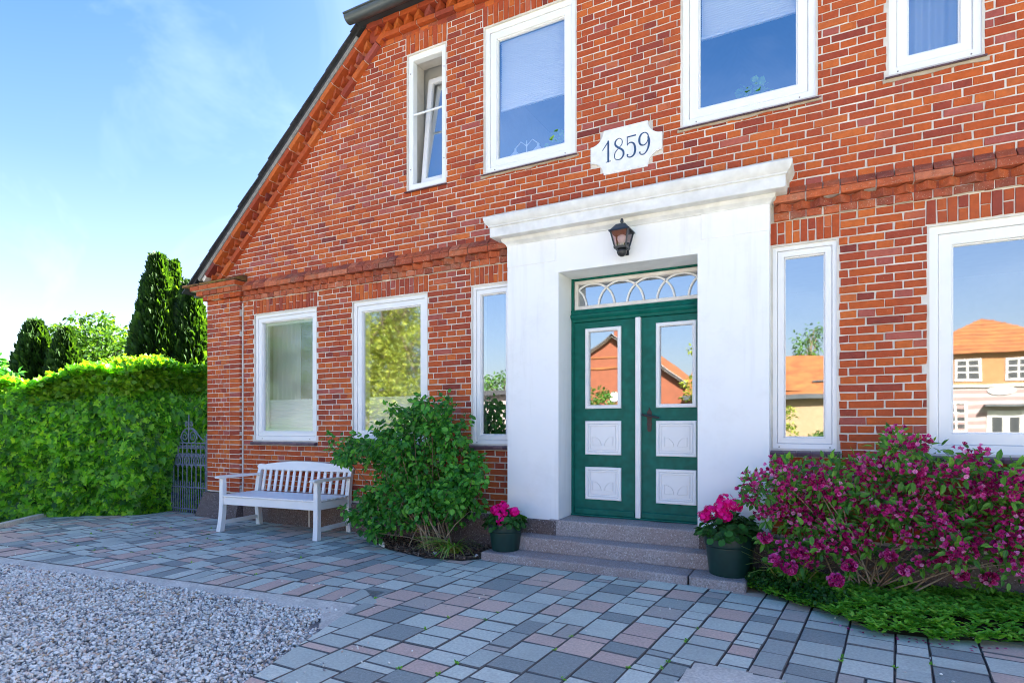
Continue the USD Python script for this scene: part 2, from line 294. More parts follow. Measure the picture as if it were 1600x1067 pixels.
mat('curtain', {'p': ('principled_bsdf', {'base_color': (.72, .72, .72), 'roughness': 0.9}), 't': ('translucent_bsdf', {'color': (.8, .8, .8)}), 'x': ('mix_closure', {'fac': 0.4})}, [('p.BSDF', 'x.closure1'), ('t.BSDF', 'x.closure2')], 'x.closure')
simple('bulb_white', (.75, .75, .74), (.8, .8, .79), 0.4)
simple('bark', (.07, .05, .035), (.16, .12, .09), 0.9, 20, 5, bump=0.8)
varied('stem_tan', [(0, (.16, .10, .06)), (.5, (.27, .19, .12)), (1, (.36, .28, .2))], rough=0.8, nscale=60, bump=0.3)
simple('stem_green', (.05, .10, .02), (.09, .15, .04), 0.7, 30)
leafmat('leaf_shrub', [(0, (.018, .095, .016)), (.40, (.036, .175, .022)), (.8, (.065, .265, .030)), (1, (.14, .38, .045))], (2.0, 1.8, .7), 0.32, 0.42)
leafmat('leaf_ivy', [(0, (.018, .080, .009)), (.4, (.055, .20, .012)), (.75, (.11, .31, .017)), (1, (.24, .45, .03))], (3.6, 3.0, 0.5), 0.36, 0.40, 0.5)
leafmat('leaf_ivy_new', [(0, (.055, .15, .010)), (.6, (.10, .23, .016)), (1, (.16, .29, .022))], (2.6, 2.1, .4), 0.45, 0.42)
leafmat('leaf_weigela', [(0, (.026, .10, .015)), (.5, (.06, .20, .022)), (.85, (.11, .29, .032)), (1, (.14, .32, .04))], (2.0, 1.8, .7), 0.32, 0.42)
leafmat('leaf_cover', [(0, (.055, .20, .022)), (.4, (.11, .33, .032)), (.8, (.20, .44, .045)), (1, (.22, .42, .05))], (2.0, 1.8, .6), 0.3, 0.42)
leafmat('leaf_geranium', [(0, (.014, .070, .014)), (.5, (.018, .080, .014)), (.9, (.030, .115, .018)), (1, (.06, .16, .025))], (1.8, 1.7, .7), 0.28, 0.5)
leafmat('flower_weigela', [(0, (.24, .006, .07)), (.4, (.46, .018, .16)), (.74, (.64, .055, .30)), (.92, (.78, .18, .50)), (1, (.85, .42, .65))], (1.2, .9, 1.1), 0.3, 0.7, 0.08)
leafmat('flower_geranium', [(0, (.74, .003, .20)), (.5, (.88, .008, .28)), (1, (.95, .03, .40))], (1.1, .9, 1.0), 0.3, 0.7, 0.05)
leafmat('leaf_cypress', [(0, (.008, .030, .006)), (.5, (.016, .052, .009)), (.85, (.030, .085, .012)), (1, (.06, .14, .016))], (2.6, 2.2, .5), 0.30, 0.6)
leafmat('leaf_tree', [(0, (.020, .065, .012)), (.5, (.04, .11, .016)), (1, (.08, .19, .025))], (2.4, 2.0, .5), 0.42, 0.5)
leafmat('leaf_willow', [(0, (.06, .10, .014)), (.5, (.13, .18, .02)), (1, (.24, .27, .035))], (1.8, 1.6, .4), 0.38, 0.5)
leafmat('leaf_yellow', [(0, (.16, .22, .02)), (.5, (.26, .32, .03)), (1, (.36, .40, .05))], (1.8, 1.6, .4), 0.4, 0.5)
leafmat('leaf_purple', [(0, (.035, .010, .014)), (1, (.09, .022, .03))], (1.6, .9, .9), 0.3, 0.5)
leafmat('leaf_dry', [(0, (.11, .17, .03)), (.4, (.22, .27, .06)), (.75, (.33, .30, .10)), (1, (.42, .34, .17))], (1.6, 1.5, .7), 0.3, 0.55)
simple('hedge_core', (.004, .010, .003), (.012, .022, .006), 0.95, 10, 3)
simple('far_brick', (.14, .042, .020), (.20, .06, .026), 0.8, 3, 5)
simple('far_plaster', (.20, .095, .035), (.25, .125, .048), 0.85, 3, 4)
simple('far_pale', (.23, .195, .195), (.28, .24, .24), 0.85, 3, 4)
simple('far_pink', (.19, .125, .12), (.22, .15, .145), 0.85, 3, 4)
simple('far_tile', (.15, .042, .012), (.24, .095, .022), 0.75, 2.5, 6, bump=0.5, bscale=12, fine=(1.2, 0.8, 1.15))
simple('far_dark_glass', (.02, .025, .03), (.04, .045, .05), 0.1)
simple('far_trim', (.42, .42, .41), (.48, .48, .47), 0.6)
simple('far_cream_stone', (.20, .14, .08), (.27, .20, .12), 0.8)

# ------------------------------------------------------------------ leaves
def T_oval(w=0.30):
    V = np.array([(0, 0, 0), (.5, 0, -.03), (1, 0, -.14), (.22, w * .75, .05), (.6, w * .8, .03), (.22, -w * .75, .05), (.6, -w * .8, .03)])
    return V, np.array([(0, 5, 1), (5, 6, 1), (6, 2, 1), (0, 1, 3), (3, 1, 4), (4, 1, 2)])
def T_ivy():
    P = [(0, 0), (-.10, .30), (.12, .52), (.34, .34), (.60, .40), (.66, .2), (1.0, 0)]
    pts = P + [(x, -y) for x, y in P[1:-1][::-1]]
    V = np.array([(.32, 0, -.05)] + [(x, y, .06 * abs(y) - .12 * x * x) for x, y in pts]); n = len(pts)
    return V, np.array([(0, 1 + (i + 1) % n, 1 + i) for i in range(n)])[:, ::-1]
def T_tri(w=0.4):
    return np.array([(0, -w * .25, 0), (0, w * .25, 0), (.55, w * .5, .03), (1, 0, -.06), (.55, -w * .5, .03)]), np.array([(0, 4, 1), (1, 4, 2), (2, 4, 3)])
def T_round(n=11):
    an = np.linspace(0.25, 2 * np.pi - 0.25, n); r = .5 * (1 + .07 * np.cos(an * 7))
    V = np.vstack([[(.08, 0, -.07)], np.c_[.42 - r * np.cos(an), r * np.sin(an), .10 * np.ones(n) + .03 * np.cos(an * 5)]])
    return V, np.array([(0, i + 1, i) for i in range(1, n)])
def T_flower():
    V, F = [(0, 0, 0)], []
    for k in range(5):
        a = k * 2 * np.pi / 5
        for da, r, h in ((-.60, .26, .60), (-.50, .52, .82), (.50, .52, .82), (.60, .26, .60)):
            V.append((h, r * math.cos(a + da), r * math.sin(a + da)))
        b = 1 + 4 * k; F += [(0, b, b + 3), (b, b + 1, b + 2), (b, b + 2, b + 3)]
    return np.array(V), np.array(F)
def T_petals():
    V, F = [(.3, 0, 0)], []
    for k in range(5):
        a = k * 2 * np.pi / 5
        for da, r, h in ((-.55, .24, .32), (-.58, .54, .38), (.58, .54, .38), (.55, .24, .32)):
            V.append((h, r * math.cos(a + da), r * math.sin(a + da)))
        b = 1 + 4 * k; F += [(0, b, b + 3), (b, b + 1, b + 2), (b, b + 2, b + 3)]
    return np.array(V), np.array(F)
def scatter(tpl, pos, axis, normal, size):
    """One copy of the template per point: x along axis, z towards normal."""
    V, F = tpl; n = len(pos)
    X = axis / np.maximum(np.linalg.norm(axis, axis=1, keepdims=True), 1e-9)
    Z = normal - (normal * X).sum(1, keepdims=True) * X; Z /= np.maximum(np.linalg.norm(Z, axis=1, keepdims=True), 1e-9); Y = np.cross(Z, X)
    W = pos[:, None] + np.asarray(size).reshape(-1, 1, 1) * (V[None, :, 0:1] * X[:, None] + V[None, :, 1:2] * Y[:, None] + V[None, :, 2:3] * Z[:, None])
    return W.reshape(-1, 3), (F[None] + (np.arange(n) * len(V))[:, None, None]).reshape(-1, 3)
def rdir(n, rng=None):
    v = (rng or R).normal(size=(n, 3)); return v / np.linalg.norm(v, axis=1, keepdims=True)
UP = np.array([0, 0, 1.0])

# ================================================================== TERRAIN, STREET, PAVEMENT, GRAVEL
solo('ground', sheet([(-160, -200), (160, -200), (160, 160), (-160, 160)], -0.09), 'lawn', kind='structure')
solo('road', sheet([(-160, -17.5), (160, -17.5), (160, -11.5), (-160, -11.5)], -0.06), 'asphalt', kind='structure')
solo('front_pavement', sheet([(-160, -11.4), (160, -11.4), (160, -9.4), (-160, -9.4)], -0.05), 'cement', kind='structure')
solo('front_court', sheet([(-12, -9.3), (9, -9.3), (9, -5.6), (-12, -5.6)], -0.05), 'light_gravel', kind='structure')

BORD0, BORD1 = np.array([-12.0, -3.30]), np.array([-3.04, -2.25])          # outer edge of the paving along the gravel
gcorner2 = np.array([-2.30, -5.6])
pave_poly = Polygon([(-10.0, -1.15), (-9.25, -2.05), (-8.6, -2.90), tuple(BORD1), (-2.62, -3.56), (-2.05, -5.6), (4.6, -5.6), (4.6, 0.02), (-8.9, 0.02), (-8.9, -0.5)])
bed_right = Polygon([(-.52, -.04), (-.56, -.50), (-.30, -.74), (.02, -.97), (.26, -1.23), (.62, -1.20), (1.05, -1.02), (1.7, -1.1), (2.8, -1.0), (2.8, -.04)])
bed_left = Polygon([(-4.75, -.04), (-4.55, -.42), (-4.1, -.66), (-3.55, -.80), (-3.12, -.74), (-3.02, -.56), (-2.98, -.04)])
slab_poly = Polygon([(-.66, -2.17), (-.20, -2.20), (-.17, -2.75), (-.72, -2.80)])
step_poly = sbox(-3.0, -.58, -.60, .02)
solo('paving_bed', sheet(pave_poly, -0.020), 'joint_sand', kind='structure')
pavement = thing('pavement', None, None, kind='structure')

def sstep(x, a, b):
    t = np.clip((x - a) / (b - a), 0, 1); return t * t * (3 - 2 * t)
def warp(p):
    r, s = p[..., 0], p[..., 1]; k = .085 * sstep(r, -2.6, 0.3)
    return np.stack([r + (s + .6) * k, s - k * (r + 1.6) * .8], -1)
def paver_mesh(poly, top):
    p = np.asarray(poly); n = len(p); c = p.mean(0); b = .0048
    q = np.roll(p, -1, 0) - p; L = np.linalg.norm(q, axis=1, keepdims=True); nr = np.c_[-q[:, 1], q[:, 0]] / L
    pin = np.array([p[i] + (nr[i - 1] + nr[i]) / max(1 + nr[i - 1] @ nr[i], .35) * b for i in range(n)])
    tilt = R.normal(size=2) * .006; tz = lambda v: top + (v - c) @ tilt
    V = np.vstack([np.c_[pin, tz(pin)], np.c_[p, tz(p) - .0065], np.c_[p, np.full(n, -.06)]])
    F = [(0, i, i + 1) for i in range(1, n - 1)]
    for r in range(2):
        for i in range(n):
            j = (i + 1) % n; F += [(r * n + i, (r + 1) * n + i, (r + 1) * n + j), (r * n + i, (r + 1) * n + j, r * n + j)]
    return V, np.array(F)
pavers = []
bdir = (BORD1 - BORD0) / np.linalg.norm(BORD1 - BORD0); bn = np.array([-bdir[1], bdir[0]])
border_strip = Polygon([BORD0, BORD1, BORD1 + bn * .335, BORD0 + bn * .335])
field = pave_poly.difference(unary_union([border_strip.buffer(.001), step_poly, slab_poly, bed_right.buffer(-.10), bed_left.buffer(-.08)]))
r0 = -10.6
while r0 < 5.2:
    W_ = R.choice([.166, .25, .25]); s = 0.15 - R.random() * .2
    while s > -5.8:
        L = R.choice([.083, .166, .25, .333], p=[.10, .36, .44, .10]) if W_ > .2 else R.choice([.083, .166, .25], p=[.10, .45, .45])
        j, js = .0028, .0040
        def cell_(a, b, c, d): return np.array([(a + j, c + js), (b - j, c + js), (b - j, d - js), (a + j, d - js)])
        if W_ > .2 and L > .2 and R.random() < .10: cells = [cell_(r0, r0 + W_ / 2, s - L, s), cell_(r0 + W_ / 2, r0 + W_, s - L, s)]
        else: cells = [cell_(r0, r0 + W_, s - L, s)]
        for c in cells:
            pavers.append(warp(c) + R.normal(size=(4, 2)) * .0014)
        s -= L
    r0 += W_
t = 0.0; Lb = np.linalg.norm(BORD1 - BORD0); bpav = []
while t < Lb - .05:
    w = .166; a = BORD0 + bdir * (t + .003); b = BORD0 + bdir * (t + w - .003)
    bpav.append(np.array([a + bn * .004, b + bn * .004, b + bn * .331, a + bn * .331])); t += w
built = []
for src, reg in ((pavers, field), (bpav, pave_poly)):
    for c in src:
        pg = Polygon(c)
        if not pg.intersects(reg): continue
        g = pg if reg.contains(pg) else pg.intersection(reg)
        if g.geom_type != 'Polygon': g = max(getattr(g, 'geoms', [g]), key=lambda q: q.area)
        if g.geom_type != 'Polygon' or g.area < .0016: continue
        pts = np.array(g.simplify(.002).exterior.coords)[:-1]
        if len(pts) < 3: continue
        if np.cross(pts[1] - pts[0], pts[2] - pts[0]) < 0: pts = pts[::-1]
        if g.convex_hull.area > g.area * 1.08: pts = np.array(g.convex_hull.exterior.coords)[:-1][::-1] if False else pts
        built.append((pts, R.normal() * .0018))
def persp(p):
    d = np.array([p[0] - CAM[0], p[1] - CAM[1]]); Z = -sa * d[0] + ca * d[1]; r = ca * d[0] + sa * d[1]
    return Z, 800 + 925 * r / max(Z, .01), 665.5 + 925 * CAM[2] / max(Z, .01)
def seen(c):
    Z, x, y = persp(c); return 0 if Z < .5 or x < -20 or x > 1620 or y > 1090 else 1 / Z ** 3
built.sort(key=lambda b: -seen(b[0].mean(0)) * (Polygon(b[0]).area))
for pts, dz in built[:300]: part(pavement, 'paver', paver_mesh(pts, dz), 'paver')
part(pavement, 'far_pavers', cat([paver_mesh(p, dz) for p, dz in built[300:]]), 'paver', kind='stuff')

# cement haunch along the gravel, pale worn slab, kerb of the hedge bed
def strip(path, w0, w1, z0, z1, seed=1):
    P = np.asarray(path, float); out = []
    dense = np.vstack([np.linspace(P[i], P[i + 1], max(2, int(np.linalg.norm(P[i + 1] - P[i]) / .04)), endpoint=False) for i in range(len(P) - 1)] + [P[-1:]])
    tg = np.gradient(dense, axis=0); tg /= np.linalg.norm(tg, axis=1, keepdims=True); nn = np.c_[tg[:, 1], -tg[:, 0]]
    nz = meshkit.fbm(np.c_[dense * 3.3, np.zeros(len(dense))], 4, seed)[:, None]
    V = []
    K = 6
    for q in range(K):
        f_ = q / (K - 1); e = f_ * (w0 + (w1 - w0) * nz)
        zz = z0 + (z1 - z0) * f_ ** 1.4 + .008 * (meshkit.fbm(np.c_[(dense + nn * e) * 9, np.zeros(len(dense))], 3, seed + 3) - .5)
        V.append(np.c_[dense + nn * e, zz])
    n = len(dense); V = np.vstack(V); F = []
    for q in range(K - 1):
        for i in range(n - 1):
            a, b, c, d = q * n + i, q * n + i + 1, (q + 1) * n + i + 1, (q + 1) * n + i
            F += [(a, d, c), (a, c, b)]
    return V, np.array(F)
solo('cement_edging', strip([BORD0, BORD1 + bdir * .02], .07, .24, -.006, -.034), 'cement', kind='structure', smooth=True)
def rough_sheet(poly, z, step, amp, seed):
    x0, y0, x1, y1 = poly.bounds; xs, ys = np.arange(x0, x1 + step, step), np.arange(y0, y1 + step, step)
    gx, gy = np.meshgrid(xs, ys); P = np.c_[gx.ravel(), gy.ravel()]; z_ = z + amp * (meshkit.fbm(np.c_[P * 6, np.zeros(len(P))], 4, seed) - .5)
    nx = len(xs); F = []
    for j in range(len(ys) - 1):
        for i in range(nx - 1):
            if poly.contains(Point(xs[i] + step / 2, ys[j] + step / 2)):
                a = j * nx + i; F += [(a, a + 1, a + nx + 1), (a, a + nx + 1, a + nx)]
    return np.c_[P, z_], np.array(F)
part(pavement, 'cement_corner', rough_sheet(Polygon([(-3.25, -2.31), (-3.02, -2.262), (-2.93, -2.42), (-2.84, -2.66), (-2.93, -2.71), (-3.02, -2.60), (-3.18, -2.46)]).buffer(.025), -.014, .012, .025, 15), 'cement', smooth=True)
part(pavement, 'concrete_slab', rough_sheet(slab_poly, .0, .02, .012, 5), 'cement', smooth=True, label='pale worn concrete patch')
kerb = thing('garden_kerb', 'low grey concrete kerb curving along the foot of the ivy hedge', 'kerb', (-9.6, -1.6, 0))
for i, (a, b) in enumerate((((-10.02, -1.12), (-9.62, -1.62)), ((-9.615, -1.63), (-9.24, -2.12)), ((-9.235, -2.13), (-8.75, -2.80)))):
    a, b = np.array(a), np.array(b); d = b - a; L = np.linalg.norm(d); an = math.atan2(d[1], d[0])
    part(kerb, 'kerbstone', shift(rotz(box(0.003, L - .003, -.05, .03, -.08, .055, .008), an), (a[0], a[1], 0)), 'cement')

# gravel: bed and countless pebbles
gravel_poly = Polygon([(-13, -5.75), (-13, -3.42), tuple(BORD0), tuple(BORD1), (-2.62, -3.56), (-2.05, -5.75)])
solo('gravel_bed', sheet(gravel_poly, -.040), 'gravel_base', kind='structure')
gi = UsdGeom.PointInstancer.Define(stage, '/World/gravel'); meta(gi.GetPrim(), 'loose grey and white pebbles spread over the drive beside the paving', 'gravel', None, 'stuff')
protos = []
for k in range(36):
    v, f = ico((0, 0, 0), 1, 1, .33, (1, .55 + .35 * R.random(), .38 + .3 * R.random()), k)
    pm = usdkit.mesh(stage, f'/World/gravel/pebble_{k:03d}' if k else '/World/gravel/pebble', (v, f), MAT['pebble'], smooth=True); tone(pm, v, f, True, (k + .5) / 36); protos.append(pm.GetPath())
gi.CreatePrototypesRel().SetTargets(protos)
def gpts(n, reg, rng):
    x0, y0, x1, y1 = reg; return np.c_[rng.uniform(x0, x1, n), rng.uniform(y0, y1, n)]
import shapely
gp, gs = [], []
for n, reg, smin, smax in ((64000, (-6.5, -4.6, -2.2, -2.1), .0055, .0150), (40000, (-11, -4.6, -6.0, -2.6), .007, .016), (9000, (-9, -5.7, -2, -4.5), .010, .018)):
    P = gpts(n, reg, R); P = P[shapely.contains_xy(gravel_poly.buffer(-.02), P[:, 0], P[:, 1])]
    s = smin + (smax - smin) * R.random(len(P)) ** 1.8; gp.append(np.c_[P, -.040 + s * .35 + .022 * R.random(len(P)) + .018 * (meshkit.fbm(np.c_[P * 2.2, np.zeros(len(P))], 3, 8) - .5)]); gs.append(s)
gp, gs = np.vstack(gp), np.concatenate(gs); N = len(gp)
dist = shapely.distance(shapely.points(gp[:, :2]), LineString([BORD0, BORD1, (-2.62, -3.56), (-2.05, -5.75)]))
keep = (dist > .055 + .15 * meshkit.fbm(np.c_[gp[:, :2] * 3.3, np.zeros(N)], 3, 4)) | (gp[:, 1] < -2.75) & (dist > .03) & (gp[:, 0] > -3.2)
gp, gs = gp[keep], gs[keep]
tq = R.random(70); st_ = BORD0 + (BORD1 - BORD0) * (.35 + .65 * tq[:, None]) + bn * (.02 + .5 * R.random((70, 1)) ** 2.5)
st2 = np.array([-2.62, -3.56]) + np.array([.1, .5]) * R.random((24, 1)) * 2 + np.c_[.03 + .35 * R.random(24) ** 2, np.zeros(24)]
st3 = np.c_[R.uniform(-3.5, .9, 40), R.uniform(-2.6, -.8, 40)]
st_ = np.vstack([st_, st2, st3]); ss_ = .003 + .006 * R.random(len(st_)); gp = np.vstack([gp, np.c_[st_, ss_ * .4 + .002]]); gs = np.r_[gs, ss_]; N = len(gp)
qa = R.normal(size=(N, 4)); qa[:, 1:3] *= .45; qa /= np.linalg.norm(qa, axis=1, keepdims=True)
gi.CreateProtoIndicesAttr(Vt.IntArray.FromNumpy(R.integers(0, 36, N).astype(np.int32)))
gi.CreatePositionsAttr(Vt.Vec3fArray.FromNumpy(gp.astype(np.float32)))
gi.CreateScalesAttr(Vt.Vec3fArray.FromNumpy(np.repeat(gs[:, None], 3, 1).astype(np.float32)))
gi.CreateOrientationsAttr(Vt.QuathArray([Gf.Quath(float(q[0]), float(q[1]), float(q[2]), float(q[3])) for q in qa]))

# ================================================================== THE HOUSE
C = .0667
GRID = 3.04
house = thing('brick_house', 'red brick gabled house with white windows, white portal and green double door', 'house', (-1.66, 0, 0))
TH = math.radians(40.2); tx, tz = math.cos(TH), math.sin(TH); nx_, nz_ = math.sin(TH), -math.cos(TH); P0 = np.array([-6.6, 4.75]); AX = -1.66
def sd2(s, d): return P0[0] + s * tx + d * nx_, P0[1] + s * tz + d * nz_
TOPZ = 6.12
# windows: name, x0, x1, z0, z1, outer width, sash width, bottom width
WIN = {'A': (-7.04, -5.84, 1.10, 2.84), 'B': (-5.234, -4.08, 1.10, 2.84), 'SL': (-3.488, -2.972, 1.10, 2.84), 'SR': (-.450, .055, 1.10, 2.84), 'BW': (.656, 1.90, 1.08, 2.84), 'E': (2.52, 3.70, 1.10, 2.84),
       'Ws': (-4.38, -3.823, 4.05, 5.64), 'W3': (-3.33, -2.245, 4.04, 5.63), 'W4': (-1.214, -.098, 4.04, 5.63), 'W5': (.392, 1.003, 4.06, 5.64)}
def wall_left(z): # x of the brick field's left limit
    return -7.27 if z < 3.3 else max(-7.6, -6.04 + (z - 4.72) / math.tan(TH)) if z < 3.36 else -6.04 + (z - 4.72) / math.tan(TH)
outline = [(-7.99, 0.0), (-7.99, 3.40), sd2(-1.95, .05), sd2(1.98, .05), (sd2(1.98, .05)[0] + .02, TOPZ)]
mirror = [(2 * AX - x, z) for x, z in outline[::-1]]
wall_poly = Polygon(outline + mirror)
holes = [rect(x0 + .012, x1 - .012, z0 + .01, z1 - .01) for x0, x1, z0, z1 in WIN.values()] + [rect(-2.50, -.93, 0.2, 2.98)]
part(house, 'wall', ext_y(wall_poly.difference(unary_union(holes)), .004, .32), 'mortar', label='pale mortar bed behind the bricks')

def clip_intervals(a, b, cuts):
    segs = [(a, b)]
    for c0, c1 in cuts:
        out = []
        for s, e in segs:
            if c1 <= s or c0 >= e: out.append((s, e)); continue
            if c0 - s > .028: out.append((s, c0))
            if e - c1 > .028: out.append((c1, e))
        segs = out
    return segs
def brick_poly(x0, x1, z0, z1, jit=.0016):
    return np.array([(x0, z0), (x1, z0), (x1, z1), (x0, z1)]) + R.normal(size=(4, 2)) * jit
bricks = []      # (mesh, importance)
def imp(x, y=0):
    d = np.array([x - CAM[0], y - CAM[1]]); Z = -sa * d[0] + ca * d[1]; px = 800 + 925 * (ca * d[0] + sa * d[1]) / Z
    return (1 / Z ** 2) if -10 < px < 1610 else 0
def add_brick(poly, yf, yb=.055, bev=.0035):
    poly = np.asarray(poly); z = poly[:, 1].mean(); x = poly[:, 0].mean()
    d = ca * (CAM[1] * -1) - sa * x; py = 665.5 - 925 * (z - 1.3) / d
    area = abs(np.sum(poly[:, 0] * np.roll(poly[:, 1], -1) - np.roll(poly[:, 0], -1) * poly[:, 1])) / 2
    bricks.append((fprism(poly, yf, yb, bev), (imp(x) if py > -5 else 0) * area))
def course(k, z0, xa, xb, cuts, left_line=False, yf=-.004, right_line=False):
    j = .0054; z1 = z0 + C
    header = k % 2 == 0; mod = .125 if header else .25
    off = .0625 if header else (.125 if (k // 2) % 2 else 0.0)
    x = math.floor((xa - 1) / .25) * .25 + off
    while x < xb:
        drift = R.normal() * .002
        for s, e in clip_intervals(max(x + drift, xa), min(x + mod + drift, xb), cuts):
            if e - s < .03: continue
            p = brick_poly(s + j, e - j, z0 + j, z1 - j)
            if left_line:
                zm = [(GRID, 0)]
                lim = lambda z: -6.12 + (z - 4.72) / math.tan(TH)
                if s < max(lim(z0), lim(z1)) + .02 or e > 2 * AX - max(lim(z0), lim(z1)) - .02:
                    reg = Polygon([(lim(z0 - .2), z0 - .2), (2 * AX - lim(z0 - .2), z0 - .2), (2 * AX - lim(z1 + .2), z1 + .2), (lim(z1 + .2), z1 + .2)])
                    g = Polygon(p).intersection(reg)
                    if g.is_empty or g.geom_type != 'Polygon' or g.area < .0008: continue
                    p = np.array(g.simplify(.003).exterior.coords)[:-1]
                    if np.cross(p[1] - p[0], p[2] - p[1]) < 0: p = p[::-1]
                    if len(p) < 3 or Polygon(p).convex_hull.area > Polygon(p).area * 1.05: continue
            add_brick(p, yf + R.normal() * .0016)
        x += mod
RIGHT = 2 * AX + 7.27
for k in range(40):
    z0 = GRID - (k + 1) * C; zm = z0 + C / 2
    cuts = [(-2.968, -.452)]
    for n, (x0, x1, wz0, wz1) in WIN.items():
        if n[0] == 'W' : continue
        if wz0 - .066 < zm < 3.04: cuts.append((x0 - (.02 if zm < wz0 else 0), x1 + (.02 if zm < wz0 else 0)) if not (zm > wz1) else (x0 - .01, x1 + .01))
    course(k, z0, -7.27, RIGHT, cuts)
for k in range(39):
    z0 = GRID + 4 * C + k * C; zm = z0 + C / 2
    cuts = []
    if zm < 3.44: cuts.append((-3.12, -.32))
    for n, (x0, x1, wz0, wz1) in WIN.items():
        if n[0] != 'W': continue
        if wz0 - .03 < zm < wz1 + .215: cuts.append((x0, x1) if zm < wz1 else (x0 - .015, x1 + .015))
    if 3.745 < zm < 4.165:
        hw = .355 if 3.84 < zm < 4.07 else .255
        cuts.append((-1.735 - hw, -1.735 + hw))
    course(k, z0, -7.9, 2 * AX + 7.9, cuts, left_line=True)
# corner pilaster
pil = []
for k in range(-1, 40):
    z0 = GRID - (k + 1) * C
    x, j = -7.99, .0048
    pat = [.25, .125, .125, .22] if k % 2 else [.12, .065, .125, .125, .065, .22]
    for w in pat:
        e = min(x + w, -7.272)
        if e - x > .03: bricks.append((fprism(brick_poly(x + j, e - j, z0 + j, z0 + C - j), -.052 + R.normal() * .0015, .03, .0035), imp(x) * (e - x) * .057))
        x = e
bricks.sort(key=lambda b: -b[1])
for mm, _ in bricks[:300]: part(house, 'brick', mm, 'brick')
part(house, 'brickwork', cat([b[0] for b in bricks[300:]]), 'brick', kind='stuff')
part(house, 'corner_pilaster', box(-7.985, -7.278, -.046, .003, .36, 3.10), 'mortar'); part(house, 'corner_pilaster', box(2 * AX + 7.278, 2 * AX + 7.985, -.046, .003, .36, 3.10), 'mortar')
part(house, 'lead_strip', box(-7.268, -7.250, -.018, .003, .36, 3.02), 'mortar')

# soldier courses over the windows
for n, (x0, x1, z0, z1) in WIN.items():
    za, zb = z1 + .004, (3.036 if n[0] != 'W' else z1 + .235); w = x1 - x0 - (0.012 if n == 'SL' else 0); cnt = max(5, int(round(w / .066))); cnt += 1 - cnt % 2
    step = (w + .02) / cnt
    for i in range(cnt):
        a, b = x0 - .01 + i * step + .0042, x0 - .01 + (i + 1) * step - .0042
        if i % 2 == 0:
            part(house, 'soldier_brick', fprism(brick_poly(a, b, za + .004, zb - .004), -.005 + R.normal() * .0015, .06, .0035), 'brick')
        else:
            zm = za + (zb - za) * (.47 + .06 * R.random())
            for q0, q1 in ((za + .004, zm - .004), (zm + .004, zb - .004)):
                part(house, 'soldier_brick', fprism(brick_poly(a, b, q0, q1), -.005 + R.normal() * .0015, .06, .0035), 'brick')

# string course (header, dentil, stretcher, weathered course)
def run(name, xa, xb, z0, z1, L, yf, matn, wob=.0015, yb=.05, j=.0042):
    n = int(round((xb - xa) / L)); L = (xb - xa) / n
    for i in range(n):
        part(house, name, fprism(brick_poly(xa + i * L + j, xa + (i + 1) * L - j, z0 + .004, z1 - .003), yf + R.normal() * wob, yb, .004), matn)
def dentil(cx, z0, z1, half, ytip, ybase, matn):
    P = [(cx - half, ybase + .05), (cx - half, ybase), (cx + R.normal() * .004, ytip), (cx + half, ybase), (cx + half, ybase + .05)]
    pg = Polygon(P); part(house, 'dentil_brick', ext_z(pg, z0, z1), matn)
SEG = ((-7.24, -2.99), (-.43, 2.3))
for xa, xb in SEG:
    run('band_header', xa, xb, GRID, GRID + C, .125, -.028, 'brick_weathered')
    n = int(round((xb - xa) / .145)); L = (xb - xa) / n
    for i in range(n): dentil(xa + (i + .5) * L, GRID + C + .002, GRID + 2 * C - .004, L * .46, -.068, -.004, 'brick_weathered')
    run('band_stretcher', xa, xb, GRID + 2 * C, GRID + 3 * C, .25, -.078, 'brick_weathered')
    n = int(round((xb - xa) / .125)); L = (xb - xa) / n
    for i in range(n):
        a, b = xa + i * L + .004, xa + (i + 1) * L - .004; z0, z1 = GRID + 3 * C + .002, GRID + 4.15 * C
        V = np.array([(x, y, z) for x in (a, b) for y, z in ((.05, z0), (-.070, z0), (-.066, z0 + .014), (-.006, z1), (.05, z1))])
        h = trimesh.convex.convex_hull(V + R.normal(size=V.shape) * .0008); part(house, 'weathering_brick', (h.vertices, h.faces), 'brick_weathered')
    part(house, 'band_back', box(xa, xb, -.006, .0035, GRID + C, GRID + 2 * C), 'brick_weathered')
    part(house, 'band_bed', cat([box(xa, xb, -.018, .003, GRID + .004, GRID + C), box(xa, xb, -.060, .003, GRID + 2 * C + .006, GRID + 3 * C - .004), box(xa, xb, -.055, .003, GRID + 3 * C - .003, GRID + 3 * C + .006)]), 'mortar')
# corner capital at the eave
run('capital_brick', -8.03, -7.20, GRID + C, GRID + 2 * C, .118, -.095, 'brick', yb=.0)
for i in range(6):
    x = -8.10 + i * .152; V = np.array([(x + dx, y, z) for dx, y in ((.005, -.03), (.02, -.155), (.146, -.145), (.15, -.03)) for z in (GRID + 2 * C + .002, GRID + 3 * C - .003)])
    h = trimesh.convex.convex_hull(V); part(house, 'capital_brick', (h.vertices, h.faces), 'brick_weathered')
run('capital_brick', -8.17, -7.18, GRID + 3 * C, GRID + 4 * C, .20, -.20, 'brick', yb=.0)
for i in range(9):
    a = -8.34 + i * .13; V = np.array([(x, y, z) for x in (a + .003, a + .127) for y, z in ((.0, 3.312), (-.205, 3.312), (-.21, 3.335), (-.05, 3.40), (.0, 3.40))])
    h = trimesh.convex.convex_hull(V + R.normal(size=V.shape) * .002); part(house, 'capital_brick', (h.vertices, h.faces), 'brick_mossy')
part(house, 'capital_bed', cat([box(-8.01, -7.21, -.088, .0, GRID + C + .005, GRID + 2 * C), box(-8.0, -7.2, -.10, 0, GRID + 2 * C, GRID + 3 * C), box(-8.15, -7.2, -.19, 0, GRID + 3 * C + .003, GRID + 4 * C + .002)]), 'mortar')

